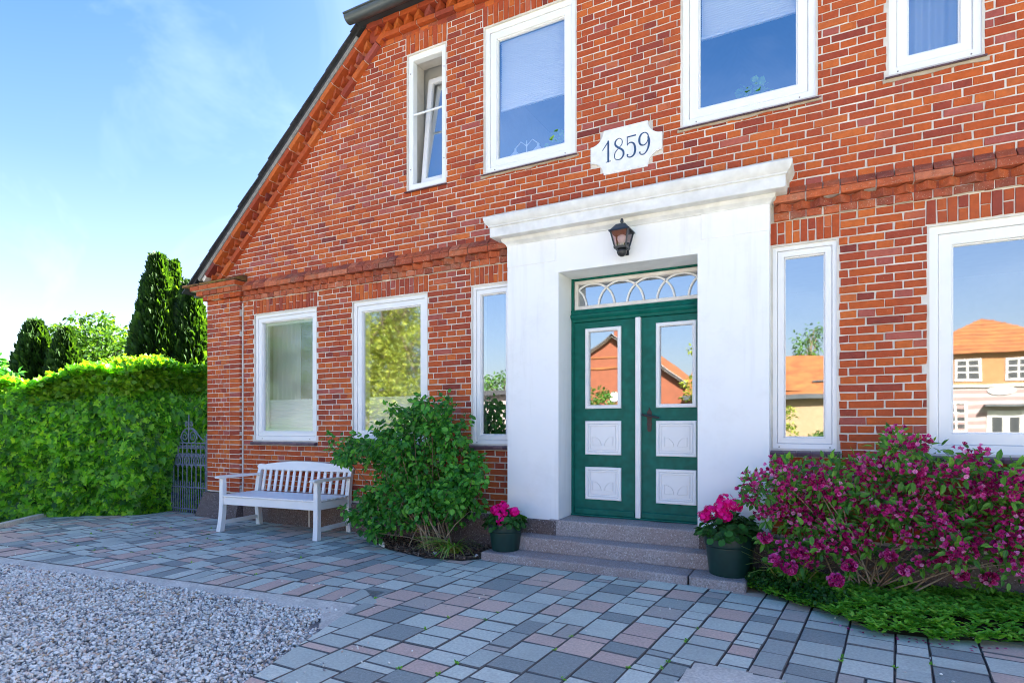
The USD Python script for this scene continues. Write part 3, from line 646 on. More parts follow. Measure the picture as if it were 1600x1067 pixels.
# gable trim along the slope and below the half-hip
def slope_piece(s0, s1, d0, d1, yf, yb, bev=.004):
    q = [sd2(s0, d1), sd2(s1, d1), sd2(s1, d0), sd2(s0, d0)]
    return fprism(q, yf, yb, bev)
s = -1.86
while s < 2.16:
    L = .25
    part(house, 'verge_brick', slope_piece(s + .004, s + L - .004, .078, .138, -.108 + R.normal() * .002, .0), 'brick')
    part(house, 'verge_brick', slope_piece(s - .02 + .004, s - .02 + L - .004, .275, .342, -.062 + R.normal() * .002, .0), 'brick')
    s += L
i = 0; s = -1.80
while s < 2.12:
    # stepped bricks between the two bands: level bricks whose corners stand out
    cx, cz = sd2(s, .21)
    bx = box(-.066, .060, -.118, 0, -.032, .032, .003); v = bx[0].copy(); v[:, 1] += np.where((v[:, 0] < 0) & (v[:, 1] < -.05), .075, 0)
    part(house, 'dentil_brick', shift((v, bx[1]), (cx, 0, cz)), 'brick'); s += .165
part(house, 'corner_brick', box(-4.90, -4.66, -.055, .003, 5.90, 6.09, .004), 'brick')
part(house, 'eave_course', box(-4.72, 1.4, -.0022, .0035, 5.845, 5.907), 'brick_weathered')
part(house, 'verge_back', slope_piece(-1.92, 2.12, .120, .285, -.006, .003, 0), 'brick_weathered')
part(house, 'eave_back', box(-4.95, 1.4, -.006, .003, 5.95, 6.06), 'brick_weathered')
part(house, 'soffit', box(-5.0, 1.68, -.245, .30, 6.112, 6.150), 'slate')
part(house, 'verge_mortar', cat([slope_piece(-2.0, 2.0, 0.002, .075, -.118, .02)]), 'grey_mortar')
part(house, 'verge_bed', cat([slope_piece(-1.95, 1.95, .082, .134, -.098, .003), slope_piece(-1.9, 1.88, .28, .338, -.052, .003)]), 'mortar')
hx0 = -4.70; hx1 = 1.4
run('eave_brick', hx0, hx1, 5.905, 5.968, .25, -.062, 'brick', yb=.0)
n = int((hx1 - hx0) / .15)
for i in range(n):
    x = hx0 - .08 + i * .15; bx = box(-.065, .062, -.118, 0, -.033, .033, .003); v = bx[0].copy(); v[:, 1] += np.where((v[:, 0] < 0) & (v[:, 1] < -.05), .075, 0)
    part(house, 'dentil_brick', shift((v, bx[1]), (x, 0, 6.004)), 'brick')
run('eave_brick', hx0 - .2, hx1, 6.04, 6.105, .25, -.115, 'brick', yb=.0)
part(house, 'eave_bed', cat([box(hx0, hx1, -.052, .003, 5.917, 5.962), box(hx0 - .2, hx1, -.105, .003, 6.051, 6.10)]), 'mortar')

# roof: planes, verge slates, gutters
HL = 14.0
def roof_side(sg):
    def X(x): return x if sg < 0 else 2 * AX - x
    e, tp = sd2(-2.20, -.005), sd2(2.12, -.005); rz = tp[1] + (AX - tp[0]) * math.tan(TH)
    run_ = (rz - tp[1]) / math.tan(TH)
    A_ = [(X(e[0]), -.12, e[1]), (X(tp[0]), -.12, tp[1]), (AX, -.12 + run_, rz), (AX, HL, rz), (X(e[0]), HL, e[1])]
    V = np.array(A_ + [(x, y, z - .045) for x, y, z in A_]); n = 5
    F = [(0, i, i + 1) for i in range(1, 4)] + [(5, 5 + i + 1, 5 + i) for i in range(1, 4)]
    for i in range(5):
        j = (i + 1) % 5; F += [(i, j, 5 + j), (i, 5 + j, 5 + i)]
    return V, np.array(F)
tp = sd2(2.12, -.005); rz = tp[1] + (AX - tp[0]) * math.tan(TH); rr = (rz - tp[1]) / math.tan(TH)
hipV = np.array([(tp[0], -.24, tp[1] + .02), (2 * AX - tp[0], -.24, tp[1] + .02), (AX, -.12 + rr, rz)]); hipV = np.vstack([hipV, hipV - (0, 0, .06)])
hip = (hipV, np.array([(0, 1, 2), (3, 5, 4), (0, 3, 4), (0, 4, 1), (1, 4, 5), (1, 5, 2), (2, 5, 3), (2, 3, 0)]))
roof = part(house, 'roof', cat([roof_side(-1), roof_side(1), hip]), 'slate')
s = -2.34; i = 0
while s < 2.05:
    fl = .035 * max(0, (-1.4 - s)) # slight flare at the foot
    q = [sd2(s, -.012 + fl * .3), sd2(s + .36, -.002 + fl * .2), sd2(s + .36, -.016 + fl * .2), sd2(s, -.030 + fl * .3)]
    part(roof, 'verge_slate', fprism(q, -.165 + R.normal() * .006, .10, 0), 'slate'); s += .27
for i in range(3):
    x = -4.98 + i * .30; v, f = box(x, x + .29, -.25, .1, 6.195, 6.21, 0); v = v.copy(); v[:, 2] += (v[:, 1] + .25) * .7; part(roof, 'eave_slate', (v, f), 'slate')
def gutter(axis, p0, L, r):
    an = np.linspace(np.pi, 2 * np.pi, 13); prof = [(r * math.cos(t), r * math.sin(t)) for t in an] + [((r - .006) * math.cos(t), (r - .006) * math.sin(t)) for t in an[::-1]]
    pg = Polygon(prof); mm = trimesh.creation.extrude_polygon(pg, L, engine='earcut'); v = np.array(mm.vertices)
    cap = trimesh.creation.extrude_polygon(Polygon([(r * math.cos(t), r * math.sin(t)) for t in an]), .006, engine='earcut'); cv = np.array(cap.vertices)
    v, f = cat([(v, mm.faces), (cv, cap.faces)])
    if axis == 'x': return np.c_[v[:, 2], v[:, 0], v[:, 1]] + p0, np.array(f)
    return np.c_[v[:, 0], v[:, 2], v[:, 1]] + p0, np.array(f)
part(house, 'gutter', cat([gutter('x', np.array([-5.04, -.27, 6.135]), 6.7, .078), tube([(-5.04, -.352, 6.14), (1.66, -.352, 6.14)], .011, 8)]), 'zinc', smooth=40)
part(house, 'gutter', cat([gutter('y', np.array([-8.37, -.06, 3.34]), 13.9, .07), box(-8.32, -7.99, -.03, .05, 3.20, 3.235)]), 'zinc', smooth=40)
# body of the house behind the facade
body = cat([box(-7.97, -7.67, .325, HL - .3, .0, 3.36), box(2 * AX + 7.67, 2 * AX + 7.97, .325, HL - .3, .0, 3.36)])
part(house, 'side_wall', body, 'far_brick')
bk = Polygon([(-7.97, 0), (2 * AX + 7.97, 0), (2 * AX + 7.97, 3.36), (AX, 9.0), (-7.97, 3.36)])
part(house, 'rear_wall', ext_y(bk, HL - .3, HL - .02), 'far_brick')
part(house, 'floor', cat([box(-7.66, 4.3, .325, HL - .31, .30, .35), box(-7.66, 4.3, .325, HL - .31, 3.15, 3.35)]), 'room_floor')
part(house, 'room_wall', cat([box(-7.66, 4.3, 3.6, 3.7, .352, 3.148), box(-6.0, 2.6, 3.6, 3.7, 3.352, 6.0), box(-3.75, -3.65, .33, 3.59, .352, 3.148), box(.18, .28, .33, 3.59, .352, 3.148), box(-1.78, -1.68, .33, 3.59, 3.352, 5.5), box(-3.62, -3.55, .33, 3.59, 3.352, 5.5)]), 'room_wall')
# plinth
pl = part(house, 'plinth', box(-7.21, -2.985, -.055, .003, -.05, .352, .012), 'granite'); part(pl, 'plinth_stone', box(-.44, 4.6, -.055, .003, -.05, .352, .012), 'granite')
V = np.array([(-8.10, -.19, -.05), (-7.20, -.19, -.05), (-7.20, .002, -.05), (-8.10, .002, -.05), (-8.03, -.075, .345), (-7.24, -.075, .345), (-7.24, .002, .345), (-8.03, .002, .345)])
h = trimesh.convex.convex_hull(V); part(pl, 'corner_stone', (h.vertices, h.faces), 'granite')
part(pl, 'plinth_stone', cat([box(-2.99, -2.405, -.145, .0, -.05, .358, .012)]), 'granite')
part(pl, 'plinth_stone', cat([box(-1.03, -.435, -.145, .0, -.05, .358, .012)]), 'granite')
part(pl, 'plinth_joint', box(-5.93, -5.90, -.058, .0, 0, .34), 'mortar')

# ------------------------------------------------------------------ windows
def marks(pts):
    return cat([shift(tube([(0, 0, 0), (0, -.004, 0)], .006, 8), (x, y, z)) for x, y, z in pts])
def window(n, w=.062, ws=.070, wb=None, tilt=False):
    x0, x1, z0, z1 = WIN[n]; wb = wb or w
    yf = .022
    win = part(house, 'window', ring(x0, x1, z0, z1, w, yf, .10, .005, wb), 'white_frame')
    a0, a1, b0, b1 = x0 + w + .002, x1 - w - .002, z0 + wb + .002, z1 - w - .002
    if not tilt:
        part(win, 'sash', ring(a0, a1, b0, b1, ws, yf + .012, .10, .004), 'white_frame')
        part(win, 'bead', ring(a0 + ws + .001, a1 - ws - .001, b0 + ws + .001, b1 - ws - .001, .010, yf + .026, .08, .003), 'lantern_metal' if n in ('A',) and False else 'white_frame')
        g = (a0 + ws, a1 - ws, b0 + ws, b1 - ws); part(win, 'pane', quad_y(*g, .070), {'A': 'glass_soft', 'B': 'glass_mid'}.get(n, 'glass'))
        return win, g
    return win, (a0, a1, b0, b1)
def pleats(x0, x1, z0, z1, y, p=.02):
    n = int((z1 - z0) / p); zs = np.linspace(z0, z1, n * 2 + 1); ys = y + np.where(np.arange(len(zs)) % 2, .006, -.006)
    V = np.vstack([np.c_[np.full(len(zs), x0), ys, zs], np.c_[np.full(len(zs), x1), ys, zs]]); k = len(zs)
    return V, np.array([f for i in range(k - 1) for f in ((i, k + i, k + i + 1), (i, k + i + 1, i + 1))])
def sill(n, win, thick=.055, proj=.05, dx=.015):
    x0, x1, z0, z1 = WIN[n]; n_ = max(4, int(round((x1 - x0 + 2 * dx) / .112))); L = (x1 - x0 + 2 * dx) / n_
    for i in range(n_):
        a = x0 - dx + i * L
        V = np.array([(x, y, z) for x in (a + .0015, a + L - .0015) for y, z in ((.02, z0 - .004), (-proj, z0 - .020), (-proj - .004, z0 - .030), (-proj, z0 - thick), (.02, z0 - thick))])
        h = trimesh.convex.convex_hull(V); part(win, 'sill_tile', (h.vertices, h.faces), 'sill_tile')
for n, w, ws, wb in (('A', .055, .055, .065), ('B', .060, .065, .07), ('SL', .045, .05, .05), ('SR', .045, .05, .05), ('BW', .070, .085, .075), ('E', .06, .065, .07), ('W3', .065, .075, .065), ('W4', .070, .080, .070), ('W5', .065, .07, .07)):
    win, g = window(n, w, ws, wb)
    sill(n, win, thick=.055 if n[0] != 'W' else .026, proj=.05 if n[0] != 'W' else .035)
    x0, x1, z0, z1 = WIN[n]
    if n[0] == 'W':
        xx = np.linspace(x0 - .03, x1 + .03, 26); zz_ = z0 - .034 - .030 * meshkit.fbm(np.c_[xx * 9, xx * 0, xx * 0], 3, int(x1 * 10) + 60)
        part(win, 'sill_mortar', ext_y(Polygon([(x1 + .03, z0 - .024), (x0 - .03, z0 - .024)] + list(zip(xx, zz_))), -.013, .0035), 'sill_bed')
    pts = [(x0 + (x1 - x0) * .12, .021, z0 + wb * .45), (x1 - (x1 - x0) * .12, .021, z0 + wb * .45)]
    part(win, 'screw_cap', marks(pts), 'grey_mortar')
    if n == 'A': part(win, 'inner_frame', ring(g[0], g[1], g[2], g[3], .045, .10, .14, .004), 'grey_mortar' if False else 'white_frame')
    if n in ('A', 'B'):
        part(win, 'blind', pleats(g[0] + .02, g[1] - .02, g[2] + .02, 1.645, .15), 'blind'); part(win, 'blind_rail', box(g[0] + .02, g[1] - .02, .14, .16, 1.645, 1.66), 'white_frame')
    if n == 'W3':
        part(win, 'blind', pleats(g[0] + .01, g[1] - .01, 4.755, g[3], .13), 'blind'); part(win, 'blind_rail', box(g[0] + .01, g[1] - .01, .115, .14, 4.735, 4.755), 'white_frame')
    if n == 'W4':
        part(win, 'blind', pleats(g[0] + .01, g[1] - .01, 4.885, g[3], .13), 'blind'); part(win, 'blind_rail', box(g[0] + .01, g[1] - .01, .115, .14, 4.862, 4.885), 'white_frame')
    if n in ('A', 'W5', 'Ws'):
        xs = np.linspace(g[0] - .03, g[0] + (g[1] - g[0]) * (.55 if n == 'A' else 1.05), 60); ys = .26 + .022 * np.sin(xs * 70)
        V = np.vstack([np.c_[xs, ys, np.full(60, g[2])], np.c_[xs, ys, np.full(60, g[3] + .05)]])
        part(win, 'curtain', (V, np.array([f for i in range(59) for f in ((i, i + 1, 61 + i), (i, 61 + i, 60 + i))])), 'curtain', smooth=True)
# the narrow gable window with the inner sash tilted open
win, g = window('Ws', .075, tilt=True); sill('Ws', win, .026, .035)
part(win, 'curtain', quad_y(g[0] - .1, g[1] + .1, g[2] - .05, g[3] + .35, .36), 'curtain')
part(win, 'transom_bar', box(g[0], g[1], .03, .05, 4.93, 4.95, .003), 'white_frame')
v, f = cat([ring(g[0] + .035, g[1] - .01, g[2] + .03, g[3] - .10, .06, .12, .17, .004)]); v = v.copy(); v[:, 1] += (v[:, 2] - g[2]) * .115
sash_ = part(win, 'tilted_sash', (v, f), 'white_frame')
v, f = quad_y(g[0] + .09, g[1] - .065, g[2] + .09, g[3] - .16, .145); v = v.copy(); v[:, 1] += (v[:, 2] - g[2]) * .115
part(win, 'pane', (v, f), 'glass')
part(win, 'screw_cap', marks([(g[0] - .035, .021, 4.30), (g[0] - .035, .021, 5.42), (g[1] + .035, .021, 4.34), (g[1] + .035, .021, 5.38)]), 'grey_mortar')

# ------------------------------------------------------------------ portal
PX0, PX1, OX0, OX1, OZ = -2.966, -.455, -2.388, -1.041, 2.83
portal_poly = rect(PX0, PX1, .36, 3.20).difference(rect(OX0, OX1, 0, OZ))
portal = part(house, 'portal', ext_y(portal_poly, -.12, .26), 'stucco', label='white rendered door surround with pilasters')
for x0, x1 in ((PX0 - .003, OX0 - .03), (OX1 + .03, PX1 + .003)):
    part(portal, 'pilaster_cap', box(x0, x1, -.126, .0, 2.945, 3.19, .003), 'stucco')
prof = [(.0, 3.165), (.010, 3.168), (.012, 3.178), (.022, 3.190), (.042, 3.203), (.050, 3.222), (.052, 3.236), (.128, 3.240), (.136, 3.245), (.136, 3.338), (.150, 3.344), (.150, 3.356), (.162, 3.366), (.176, 3.385), (.188, 3.412), (.190, 3.436), (.182, 3.446), (.0, 3.462)]
def cornice(prof):
    V, F = [], []
    for o, z in prof:
        ox = o * .98
        V += [(PX0 - ox, .0, z), (PX0 - ox, -.12 - o, z), (PX1 + ox, -.12 - o, z), (PX1 + ox, .0, z)]
    for r in range(len(prof) - 1):
        for i in range(3):
            a, b, c, d = r * 4 + i, r * 4 + i + 1, (r + 1) * 4 + i + 1, (r + 1) * 4 + i; F += [(a, b, c), (a, c, d)]
    k = (len(prof) - 1) * 4; F += [(k, k + 1, k + 2), (k, k + 2, k + 3)]
    return np.array(V), np.array(F)
part(portal, 'cornice', cornice(prof), 'cornice_paint', smooth=25)

# ------------------------------------------------------------------ door
YD = .21
frame = part(house, 'door_frame', cat([box(OX0 + .001, OX0 + .028, YD, YD + .12, .385, OZ - .002), box(OX1 - .028, OX1 - .001, YD, YD + .12, .385, OZ - .002), box(OX0 + .0285, OX1 - .0285, YD + .01, YD + .12, OZ - .022, OZ - .002)]), 'green_paint')
prof2 = [(.0, 2.372), (.012, 2.376), (.020, 2.392), (.020, 2.402), (.034, 2.410), (.046, 2.428), (.046, 2.446), (.028, 2.456), (.022, 2.476), (.030, 2.488), (.030, 2.498), (.0, 2.502)]
V = []; F = []
for o, z in prof2: V += [(OX0 + .004, YD - o + .014, z), (OX1 - .004, YD - o + .014, z)]
for r in range(len(prof2) - 1): F += [(2 * r, 2 * r + 1, 2 * r + 3), (2 * r, 2 * r + 3, 2 * r + 2)]
part(frame, 'transom', cat([(np.array(V), np.array(F)), box(OX0 + .029, OX1 - .029, YD + .016, YD + .11, 2.374, 2.50)]), 'green_paint', smooth=30)
# fanlight with interlaced arches
fx0, fx1, fz0, fz1 = OX0 + .030, OX1 - .030, 2.504, OZ - .024
fan = part(house, 'fanlight', ring(fx0, fx1, fz0, fz1, .040, YD + .014, YD + .075, .005), 'fan_wood', label='fanlight with interlaced arched glazing bars')
ix0, ix1, iz0, iz1 = fx0 + .04, fx1 - .04, fz0 + .04, fz1 - .04
nA = 4; sp = (ix1 - ix0) / nA
for k in range(-1, nA + 1):
    cx = ix0 + (k + .5) * sp + sp * .0; pts = []
    for t in np.linspace(0, np.pi, 33):
        px, pz = cx + .78 * sp * math.cos(t), iz0 - .012 + (iz1 - iz0 + .014) * math.sin(t)
        if ix0 - .005 < px < ix1 + .005: pts.append((px, YD + .036, pz))
    if len(pts) > 3:
        P = np.array(pts); tg = np.gradient(P, axis=0); tg /= np.linalg.norm(tg, axis=1, keepdims=True); nn = np.c_[-tg[:, 2], np.zeros(len(P)), tg[:, 0]]
        hw = .011; V = np.stack([P - nn * hw, P - nn * hw * .5 + (0, -.010, 0), P + nn * hw * .5 + (0, -.010, 0), P + nn * hw], 1).reshape(-1, 3); F = []
        for i in range(len(P) - 1):
            for q in range(3):
                a, b, c, d = i * 4 + q, i * 4 + q + 1, (i + 1) * 4 + q + 1, (i + 1) * 4 + q; F += [(a, b, c), (a, c, d)]
        part(fan, 'glazing_bar', (V, np.array(F)), 'white_wood', smooth=30)
part(fan, 'pane', quad_y(ix0 - .004, ix1 + .004, iz0 - .004, iz1 + .004, YD + .045), 'glass')
def leaf(x0, x1, wx0, wx1, label):
    z0, z1 = .392, 2.368
    # green leaf around the glazed light
    hole = rect(wx0 + .03, wx1 - .03, 1.478 + .03, 2.302 - .03)
    lf = part(house, 'door_leaf', ext_y(rect(x0, x1, z0, z1).difference(hole), YD + .012, YD + .06), 'green_paint', label=label)
    part(lf, 'rail', box(x0 + .01, x1 - .01, YD - .012, YD + .011, .395, .455, .006), 'green_paint')
    part(lf, 'light_frame', ring(wx0, wx1, 1.478, 2.302, .036, YD - .008, YD + .05, .006), 'white_wood')
    part(lf, 'pane', quad_y(wx0 + .03, wx1 - .03, 1.508, 2.272, YD + .030), 'glass')
    for za, zb in ((1.008, 1.352), (.550, .882)):
        pn = part(lf, 'panel', cat([ring(wx0, wx1, za, zb, .030, YD - .006, YD + .011, .006), ring(wx0 + .031, wx1 - .031, za + .031, zb - .031, .020, YD - .001, YD + .011, .004), quad_y(wx0 + .05, wx1 - .05, za + .05, zb - .05, YD + .009)]), 'white_panel')
        ux0, ux1, uz0, uz1 = wx0 + .062, wx1 - .062, za + .062, zb - .062; w_, h_ = ux1 - ux0, uz1 - uz0
        field_ = rect(ux0, ux1, uz0, uz1)
        arc1 = Point(ux0 + .02, uz0 + .03).buffer(w_ * .36).intersection(rect(ux0 + .02, ux1, uz0 + .03, uz1)); arc2 = Point(ux1 - .02, uz0 + .03).buffer(w_ * .36).intersection(rect(ux0, ux1 - .02, uz0 + .03, uz1))
        part(pn, 'raised_field', ext_y(field_.difference(unary_union([arc1, arc2])), YD + .001, YD + .0085), 'white_panel')
        for ar in (arc1, arc2): part(pn, 'carved_quarter', ext_y(ar.buffer(-.004), YD - .001, YD + .0085), 'white_panel')
    return lf
la = leaf(OX0 + .030, -1.6995, -2.232, -1.850, 'left leaf of the green double door')
lb = leaf(-1.6475, OX1 - .030, -1.499, -1.117, 'right leaf of the green double door with an iron handle')
part(house, 'door_threshold', cat([box(OX0 + .002, -1.676, YD - .022, YD + .011, .376, .394, .004), box(-1.671, OX1 - .002, YD - .022, YD + .011, .376, .394, .004)]), 'green_paint')
part(house, 'astragal', box(-1.699, -1.648, YD - .024, YD + .05, .393, 2.372, .005), 'white_wood')
esc = Polygon([(-.012, 0), (.012, 0), (.020, .018), (.020, .06), (.028, .075), (.020, .09), (.022, .13), (.030, .15), (.022, .17), (.022, .195), (.010, .21), (0, .235), (-.010, .21), (-.022, .195), (-.022, .17), (-.030, .15), (-.022, .13), (-.020, .09), (-.028, .075), (-.020, .06), (-.020, .018)])
v, f = ext_y(esc, YD + .004, YD + .013); hp = part(lb, 'escutcheon', (v + np.array([-1.565, 0, 1.245]), f), 'rust_iron')
part(lb, 'handle', cat([tube([(-1.565, YD + .01, 1.40), (-1.565, YD - .045, 1.40)], .011, 10), tube([(-1.605, YD - .05, 1.408), (-1.58, YD - .052, 1.402), (-1.545, YD - .05, 1.398), (-1.50, YD - .048, 1.388), (-1.455, YD - .046, 1.380)], [.010, .013, .011, .012, .009], 10), ico((-1.617, YD - .05, 1.410), .014, 2)]), 'iron', smooth=40)
part(lb, 'keyhole', box(-1.569, -1.561, YD + .001, YD + .006, 1.275, 1.305), 'iron')

# ================================================================== STEPS
steps = thing('stone_steps', 'three worn granite steps leading up to the green double door', 'steps', (-1.7, -.3, 0))
def stone_block(x0, x1, y0, y1, z0, z1, seed, r=.016, res=.05):
    mm = trimesh.creation.box(extents=(x1 - x0, y1 - y0, z1 - z0)); mm.apply_translation(((x0 + x1) / 2, (y0 + y1) / 2, (z0 + z1) / 2))
    v, f = trimesh.remesh.subdivide_to_size(mm.vertices, mm.faces, res); v = np.array(v)
    lo, hi = np.array([x0, y0, z0]) + r, np.array([x1, y1, z1]) - r; c = np.clip(v, lo, hi); d = v - c; L = np.linalg.norm(d, axis=1, keepdims=True); v = c + d / np.maximum(L, 1e-9) * np.minimum(L, r)
    nz = meshkit.fbm(v * 5, 4, seed)[:, None] - .5; out = (v - c) / r
    return v + out * nz * .016, f
part(steps, 'step', stone_block(-3.0, -1.03, -.60, .0, -.06, .080, 1), 'step_granite', smooth=50)
part(steps, 'step', stone_block(-1.022, -.58, -.605, -.05, -.06, .082, 4), 'step_granite', smooth=50)
part(steps, 'step', stone_block(-2.80, -.70, -.345, .0, .075, .215, 2), 'step_granite', smooth=50)
part(steps, 'step', stone_block(-2.49, -.90, -.135, .30, .205, .372, 3), 'step_granite', smooth=50)

# ================================================================== NUMBER PLAQUE 1859
plq = thing('year_plaque', 'white plaque with scooped corners reading 1859 in blue above the portal', 'sign', (-1.735, 0, 3.95))
base = sbox(-2.087, 3.745, -1.383, 4.175)
for cx, cz in ((-2.087, 3.745), (-1.383, 3.745), (-1.383, 4.175), (-2.087, 4.175)): base = base.difference(Point(cx, cz).buffer(.135, 24))
front = base.buffer(-.008)
part(plq, 'plate', cat([ext_y(base, -.018, .03), ext_y(front, -.022, -.018)]), 'plaque_white')
def stroke(pts, wid, res=40):
    P = np.array(pts, float); t = np.linspace(0, 1, len(P)); tt = np.linspace(0, 1, res)
    from scipy.interpolate import PchipInterpolator, CubicSpline
    cs = CubicSpline(t, P) if len(P) > 2 else None; Q = cs(tt) if cs is not None else np.c_[np.interp(tt, t, P[:, 0]), np.interp(tt, t, P[:, 1])]
    W = np.interp(tt, np.linspace(0, 1, len(wid)), wid)
    return unary_union([unary_union([Point(*Q[i]).buffer(W[i] / 2, 8), Point(*Q[i + 1]).buffer(W[i + 1] / 2, 8)]).convex_hull for i in range(res - 1)])
D = {'1': [stroke([(.02, .60), (.30, .96)], [.035, .05]), stroke([(.30, .97), (.30, .02)], [.085, .09]), stroke([(.20, .0), (.42, .02)], [.03, .03])],
     '8': [stroke([(.40, .78), (.36, .93), (.22, .99), (.07, .88), (.08, .70), (.24, .55), (.42, .40), (.46, .20), (.36, .04), (.22, .0), (.07, .06), (.02, .22), (.08, .40), (.24, .55), (.36, .66), (.40, .78)], [.04, .035, .035, .07, .09, .09, .09, .09, .06, .035, .035, .04, .04, .035, .035, .04], 90)],
     '5': [stroke([(.06, .96), (.44, .97)], [.05, .07]), stroke([(.06, .96), (.06, .58)], [.035, .035]), stroke([(.06, .58), (.20, .68), (.36, .60), (.43, .38), (.40, .14), (.26, .01), (.10, .03), (.06, .14)], [.03, .05, .08, .10, .09, .06, .05, .04], 60), Point(.07, .13).buffer(.04)],
     '9': [stroke([(.46, .72), (.42, .90), (.27, .99), (.10, .90), (.04, .68), (.10, .48), (.26, .42), (.40, .52), (.46, .72)], [.05, .05, .04, .08, .10, .08, .045, .04, .05], 70), stroke([(.46, .74), (.50, .50), (.44, .22), (.30, .03), (.14, .01), (.06, .12)], [.09, .10, .08, .05, .05, .04], 50), Point(.07, .12).buffer(.04)]}
from shapely import affinity
for i, ch in enumerate('1859'):
    g = affinity.translate(affinity.scale(unary_union(D[ch]), .205, .205, origin=(0, 0)), -1.965 + i * .120, 3.862)
    gs_ = [g] if g.geom_type == 'Polygon' else list(g.geoms)
    part(plq, 'numeral', cat([ext_y(q, -.0245, -.020) for q in gs_]), 'letter_blue')

# ================================================================== WALL LANTERN
lan = thing('wall_lantern', 'black metal wall lantern with clear panes fixed above the front door', 'lamp', (-1.68, -.12, 3.0))
lx, ly = -1.695, -.245
def frus(cx, cy, z0, z1, a0, a1, t=None):
    V = np.array([(cx + s * a, cy + u * a, z) for z, a in ((z0, a0), (z1, a1)) for s, u in ((-1, -1), (1, -1), (1, 1), (-1, 1))])
    F = [(0, 2, 1), (0, 3, 2), (4, 5, 6), (4, 6, 7)] + [f for i in range(4) for f in ((i, (i + 1) % 4, 4 + (i + 1) % 4), (i, 4 + (i + 1) % 4, 4 + i))]
    return V, np.array(F)
part(lan, 'roof', cat([frus(lx, ly, 3.083, 3.095, .098, .096), frus(lx, ly, 3.095, 3.150, .088, .045), frus(lx, ly, 3.150, 3.158, .045, .030)]), 'lantern_metal')
part(lan, 'finial', lathe([(.0, 3.158), (.012, 3.158), (.010, 3.166), (.017, 3.178), (.015, 3.196), (.006, 3.212), (0, 3.214)], (lx, ly, 0), 14), 'lantern_metal', smooth=True)
bars = [tube([(lx + s * .082, ly + u * .082, 3.084), (lx + s * .052, ly + u * .052, 2.945)], .008, 6) for s in (-1, 1) for u in (-1, 1)]
part(lan, 'frame', cat(bars + [frus(lx, ly, 2.928, 2.948, .058, .062)]), 'lantern_metal')
for k in range(4):
    an = k * math.pi / 2; q = [(-.078, -.081, 3.083), (.078, -.081, 3.083), (.049, -.052, 2.948), (-.049, -.052, 2.948)]
    v, f = rotz((np.array(q), np.array([(0, 2, 1), (0, 3, 2)])), an); part(lan, 'pane', (v + (lx, ly, 0), f), 'lamp_glass')
part(lan, 'bulb', lathe([(.0, 2.962), (.018, 2.962), (.018, 2.985), (.034, 3.0), (.041, 3.022), (.036, 3.046), (.018, 3.060), (0, 3.063)], (lx, ly, 0), 20), 'bulb_white', smooth=True)
part(lan, 'sensor', cat([lathe([(.0, 2.862), (.018, 2.863), (.036, 2.876), (.046, 2.896), (.046, 2.915), (.040, 2.927), (0, 2.928)], (lx, ly, 0), 24)]), 'iron', smooth=True)
part(lan, 'wall_bracket', cat([box(lx - .03, lx + .03, -.135, -.118, 2.90, 3.02, .004), tube([(lx, -.13, 2.925), (lx, -.19, 2.915), (lx, -.235, 2.92)], .014, 8)]), 'lantern_metal')

# ================================================================== BENCH
BA = math.radians(5.5); BO = np.array([-6.66, -.80, 0])
bench = thing('garden_bench', 'white slatted wooden garden bench with armrests against the brick wall', 'bench', tuple(BO))
def bp(name, *ms): part(bench, name, shift(rotz(cat(ms), BA), BO), 'white_wood')
BL, BW_ = 1.53, .60
def legf(x):
    prof = [(0, 0, .0), (.0, .0, .12), (.0, .0, .30), (.0, .0, .66)]
    secs = []
    for z, ox, oy, w in ((0, -.016, -.03, .066), (.10, -.010, -.016, .062), (.25, -.002, -.004, .060), (.40, 0, 0, .060), (.55, .0, 0, .056), (.655, 0, 0, .054)):
        secs.append([(x + ox * (1 if x < .7 else -1) - w / 2 + w / 2 * 0, oy, z), (x + ox * (1 if x < .7 else -1) + w / 2, oy, z), (x + ox * (1 if x < .7 else -1) + w / 2, oy + w, z), (x + ox * (1 if x < .7 else -1) - w / 2, oy + w, z)])
    V = np.array(secs).reshape(-1, 3); F = [(0, 2, 1), (0, 3, 2)]; n = len(secs)
    for r in range(n - 1):
        for i in range(4):
            j = (i + 1) % 4; F += [(r * 4 + i, r * 4 + j, r * 4 + 4 + j), (r * 4 + i, r * 4 + 4 + j, r * 4 + 4 + i)]
    k = (n - 1) * 4; F += [(k, k + 1, k + 2), (k, k + 2, k + 3)]
    return V, np.array(F)
def legr(x):
    secs = []
    for z, oy, w in ((0, .58, .06), (.2, .56, .06), (.42, .55, .06), (.60, .575, .055), (.80, .63, .045)):
        secs.append([(x - w / 2, oy, z), (x + w / 2, oy, z), (x + w / 2, oy + w, z), (x - w / 2, oy + w, z)])
    V = np.array(secs).reshape(-1, 3); F = [(0, 2, 1), (0, 3, 2)]; n = len(secs)
    for r in range(n - 1):
        for i in range(4):
            j = (i + 1) % 4; F += [(r * 4 + i, r * 4 + j, r * 4 + 4 + j), (r * 4 + i, r * 4 + 4 + j, r * 4 + 4 + i)]
    k = (n - 1) * 4; F += [(k, k + 1, k + 2), (k, k + 2, k + 3)]
    return V, np.array(F)
for x in (.03, BL - .03): bp('leg', legf(x))
for x in (.03, BL - .03): bp('leg', legr(x))
bp('front_rail', box(.062, BL - .062, .006, .034, .335, .430, .004))
bp('rear_rail', box(.062, BL - .062, .552, .580, .345, .425, .004))
for x in (.015, BL - .045): bp('side_rail', box(x, x + .03, .062, .548, .335, .425, .004)); 
for x in (.018, BL - .042): bp('stretcher', box(x, x + .024, .055, .56, .085, .135, .004))
